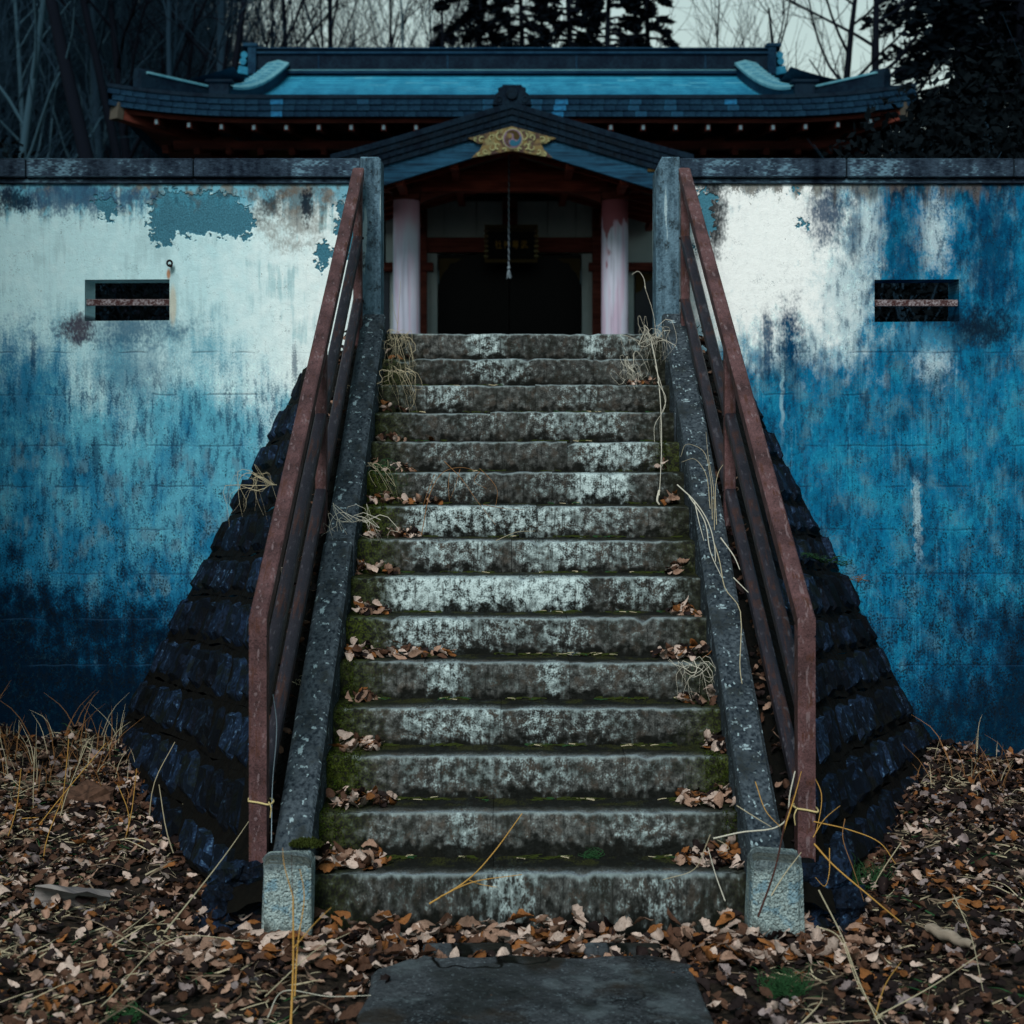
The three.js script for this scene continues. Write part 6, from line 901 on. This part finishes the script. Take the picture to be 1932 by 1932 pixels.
// strings tied round the front posts
for (const [s, x, y, l] of [[-1, 488, 1514, 'frayed straw string tied round the left front post'], [1, 1522, 1528, 'straw string tied round the right front post']]) { const c = at(x, y, 6.53), o = thing('string', l, 'string', c.toArray()), w = 0.041; mesh('loop', stem([V(-w, 0.006, 0.004), V(0, 0, 0.004), V(w, -0.008, 0.004), V(w + 0.002, -0.006, -0.08), V(-w, 0.004, -0.08), V(-w, 0.006, 0.004)], 0.0042, 0.0042, 5, 40), M.string, o); mesh('loose_end', stem([V(-s * w, 0.004, 0.006), V(-s * (w + 0.01), -0.02, 0.008), V(-s * (w + 0.006), -0.06, 0.006)], 0.0034, 0.002, 4, 8), M.string, o); }
// green tufts and ferns
function fern(label, pos, n, len, seed, mat) { const o = thing('fern', label, 'fern', pos), r = rngOf(seed); for (let i = 0; i < n; i++) { const a = r() * 6.28, L = len * (0.6 + r() * 0.6), P = [], pts = arc(r, V(0, 0, 0), L * 0.7, L * 0.8, a, 0.75), t = newLimbs(); limb(t, pts, pts.map(() => 0.0016), 3); for (let k = 1; k < 8; k++) for (const s of [-1, 1]) { const d = V(-Math.sin(a) * s, 0.15, Math.cos(a) * s), w = L * 0.26 * (1 - k / 8.5), f = V(Math.cos(a), 0, Math.sin(a)), q = pts[k], A = q.clone().addScaledVector(f, -w * 0.18), B = q.clone().addScaledVector(d, w).addScaledVector(f, w * 0.3), C = q.clone().addScaledVector(f, w * 0.18); P.push(...A.toArray(), ...B.toArray(), ...C.toArray()); } mesh('frond', mergeGeometries([flat(boxUV(limbGeo(t))), flat(boxUV(raw(P, null, 0)))]), mat, o); } return o; }
fern('green fern growing at the top of the right embankment against the blue wall', at(1555, 1062, 9.3).toArray(), 16, 0.2, 1, M.green);
fern('smaller green fern just right of the other, on the blue wall', at(1592, 1068, 9.6).toArray(), 10, 0.14, 2, M.green);
fern('brownish half-dead fern lowest and rightmost on the right embankment', at(1625, 1100, 9.7).toArray(), 9, 0.16, 3, M.twig);
function greenTuft(label, x, Z, n, h, seed, name = 'green_grass_tuft') { const o = thing(name, label, 'grass tuft', [x, gh(x, Z), -Z]), r = rngOf(seed), P = []; for (let i = 0; i < n; i++) ribbon(P, arc(r, V((r() - 0.5) * h * 0.9, 0, (r() - 0.5) * h * 0.7), h * (0.6 + r() * 0.7), h * (0.2 + r() * 0.7), r() * 6.28, 0.3 + r() * 0.4), 0.0016 + r() * 0.001); mesh('blades', raw(P, null, 0), M.green, o); return o; }
greenTuft('dark green grass tuft in the leaves right of the path slab', 0.965, 5.78, 190, 0.13, 71);
greenTuft('green grass on the foot of the right embankment beside the brambles', 1.53, 7.1, 120, 0.16, 72);
greenTuft('small green grass tuft in the leaves at lower left of the path', -1.32, 5.55, 60, 0.08, 73);
{ const o = thing('green_grass_tuft', 'tiny green tuft at the foot of the second step, right of the middle', 'grass tuft', [xd(1116, 1), STEP_Y[0], -(Zs(0) + 0.24)]), r = rngOf(9), P = []; for (let i = 0; i < 34; i++) ribbon(P, arc(r, V((r() - 0.5) * 0.05, 0, (r() - 0.5) * 0.02), 0.05 * (0.6 + r()), 0.05 * r(), r() * 6.28, 0.4), 0.0014); mesh('blades', raw(P, null, 0), M.green, o); }
// low moss and grass in the tread joints
{ const r = rngOf(88), P = [], Q2 = [], S3 = [], M5 = [], px0 = (a, b, r) => a < 966 ? a + (b - a) * r() ** 1.5 : b - (b - a) * r() ** 1.5; for (let n = 0; n < 13; n++) for (let i = 0; i < (n < 8 ? 170 : 60); i++) { const x = lerp(SX0 + 0.05, SX1 - 0.05, r()), k = fbm(x * 3 + n * 8, n, 2); if (k < -0.05) continue; const p = V(x, STEP_Y[n] + 0.002, -(Zs(n) + 0.262 - r() * 0.04)); ribbon(r() < 0.82 ? P : r() < 0.55 ? Q2 : S3, arc(r, p, 0.010 + r() * 0.016, 0.02 * r(), r() * 6.28, 0.7), 0.0016 + r() * 0.0016); }
  for (const [n, a, b, m] of [[2, 606, 680, 900], [8, 680, 728, 500], [9, 690, 740, 400], [1, 604, 650, 300], [3, 636, 664, 250], [2, 1330, 1376, 420], [1, 1362, 1395, 260], [4, 650, 672, 200], [10, 1240, 1256, 150]]) for (let i = 0; i < m; i++) { const px = px0(a, b, r), x = xd(px, n), f = r(), y = f < 0.25 ? STEP_Y[n] : lerp(STEP_Y[n - 1] + 0.02, STEP_Y[n], r()), Z = f < 0.25 ? Zs(n) + r() * 0.12 : Zs(n) - 0.004, p = V(x, y, -Z); if (fbm(x * 14 + n, y * 14, 2) < -0.22) continue; const u = V((r() - 0.5) * 0.02, (r() - 0.2) * 0.016, 0.006 + r() * 0.008), e = p.clone().add(u); ribbon(r() < 0.75 ? P : M5, [p, p.clone().lerp(e, 0.5).add(V(0, 0.003, 0)), e], 0.0018 + r() * 0.0016); }
  const o = kind(thing('moss', 'low moss and fine grass in the back corners of the treads', 'moss'), 'stuff'); kind(mesh('moss_blades', raw(P, null, 0), M.moss, o), 'stuff'); kind(mesh('moss_blades', raw(Q2, null, 0), M.green, o), 'stuff'); kind(mesh('moss_blades', raw(M5, null, 0), std({ color: [0.05, 0.085, 0.008] }), o), 'stuff'); kind(mesh('grass_blades', raw(S3, null, 0), M.straw, o), 'stuff'); }
// moss cushions
function cushion(label, p, w, h, d, seed) { const o = thing('moss_cushion', label, 'moss', p), r = rngOf(seed), P = []; for (let i = 0; i < 900; i++) { const a = r() * 6.28, e = Math.sqrt(r()), x = Math.cos(a) * e * w / 2, z = Math.sin(a) * e * d / 2, y = h * Math.sqrt(1 - e * e * 0.9) * (0.75 + 0.5 * fbm(x * 30 + seed, z * 30, 2)), q = V(x, y * r() ** 0.3, z), s = 0.010 + r() * 0.008, u = V(r() - 0.5, r() * 0.8, r() - 0.5).normalize(), v = u.clone().cross(V(r() - 0.5, r() - 0.5, r() - 0.5)).normalize(), A = q.clone().addScaledVector(v, -s * 0.35), B = q.clone().addScaledVector(v, s * 0.35), C = q.clone().addScaledVector(u, s); P.push(...A.toArray(), ...B.toArray(), ...C.toArray()); } mesh('moss_leaves', raw(P, null, 0), M.moss, o); return o; }
cushion('yellow-green moss cushion where the left kerb meets its end block', at(578, 1598, 6.48).toArray(), 0.13, 0.035, 0.09, 4);
// fallen wood
{ const p = at(1752, 1695, 6.35), q = at(1836, 1748, 6.1), o = thing('fallen_stick', 'pale rotten stick lying on the leaves at right', 'stick'), m = p.clone().lerp(q, 0.5); for (const v of [p, q, m]) v.y = gh(v.x, -v.z) + 0.065; const L = newLimbs(), n = 9, pts = [], rad = []; for (let i = 0; i <= n; i++) { pts.push(p.clone().lerp(q, i / n).add(V(0, 0.006 * Math.sin(i * 1.7), 0))); rad.push(0.013 + 0.012 * Math.sin(Math.PI * (0.12 + 0.8 * i / n)) * (1 - 0.35 * i / n)); } limb(L, pts, rad, 8); mesh('wood', limbGeo(L), std({ map: woodMap(990, [0.16, 0.12, 0.09], [0.36, 0.30, 0.24]) }), o); mesh('broken_end', place(new THREE.SphereGeometry(0.016, 8, 6), p.toArray()), M.strawPale, o); }
{ const c = at(135, 1700, 6.75), o = thing('bark_piece', 'curved piece of pale grey bark lying in the leaves at left', 'bark'); c.y = gh(c.x, -c.z) + 0.03; const g = new THREE.CylinderGeometry(0.055, 0.07, 0.30, 14, 6, true, 0, 3.4), p = g.attributes.position; for (let i = 0; i < p.count; i++) { const x = p.getX(i), y = p.getY(i), z = p.getZ(i), k = 1 + 0.25 * n3(x * 20, y * 14, z * 20); p.setXYZ(i, x * k, y + 0.02 * n3(x * 30, y * 5, 3), z * k); } g.computeVertexNormals(); g.applyMatrix4(M4.makeRotationFromEuler(E3.set(0, 0, Math.PI / 2 + 0.15, 'XYZ'))); g.applyMatrix4(M4.makeRotationFromEuler(E3.set(-1.2, 0.3, 0, 'XYZ'))); g.translate(c.x, c.y + 0.01, c.z); mesh('bark', g, std({ map: woodMap(995, [0.08, 0.075, 0.08], [0.26, 0.235, 0.22]) }), o); }
{ const c = at(165, 1440, 8.6), o = thing('field_stone', 'half-buried rounded stone among stalks on the left bank', 'stone', [c.x, gh(c.x, 8.6) + 0.02, -8.6]), g = new THREE.IcosahedronGeometry(0.11, 3), p = g.attributes.position; for (let i = 0; i < p.count; i++) { const x = p.getX(i), y = p.getY(i), z = p.getZ(i), k = 1 + 0.35 * n3(x * 9, y * 9, z * 9); p.setXYZ(i, x * k * 1.3, y * k * 0.8, z * k); } g.computeVertexNormals(); mesh('rock', g, std({ map: soilMap, color: [4, 3, 2.8] }), o); }
renderer.render(scene, camera);
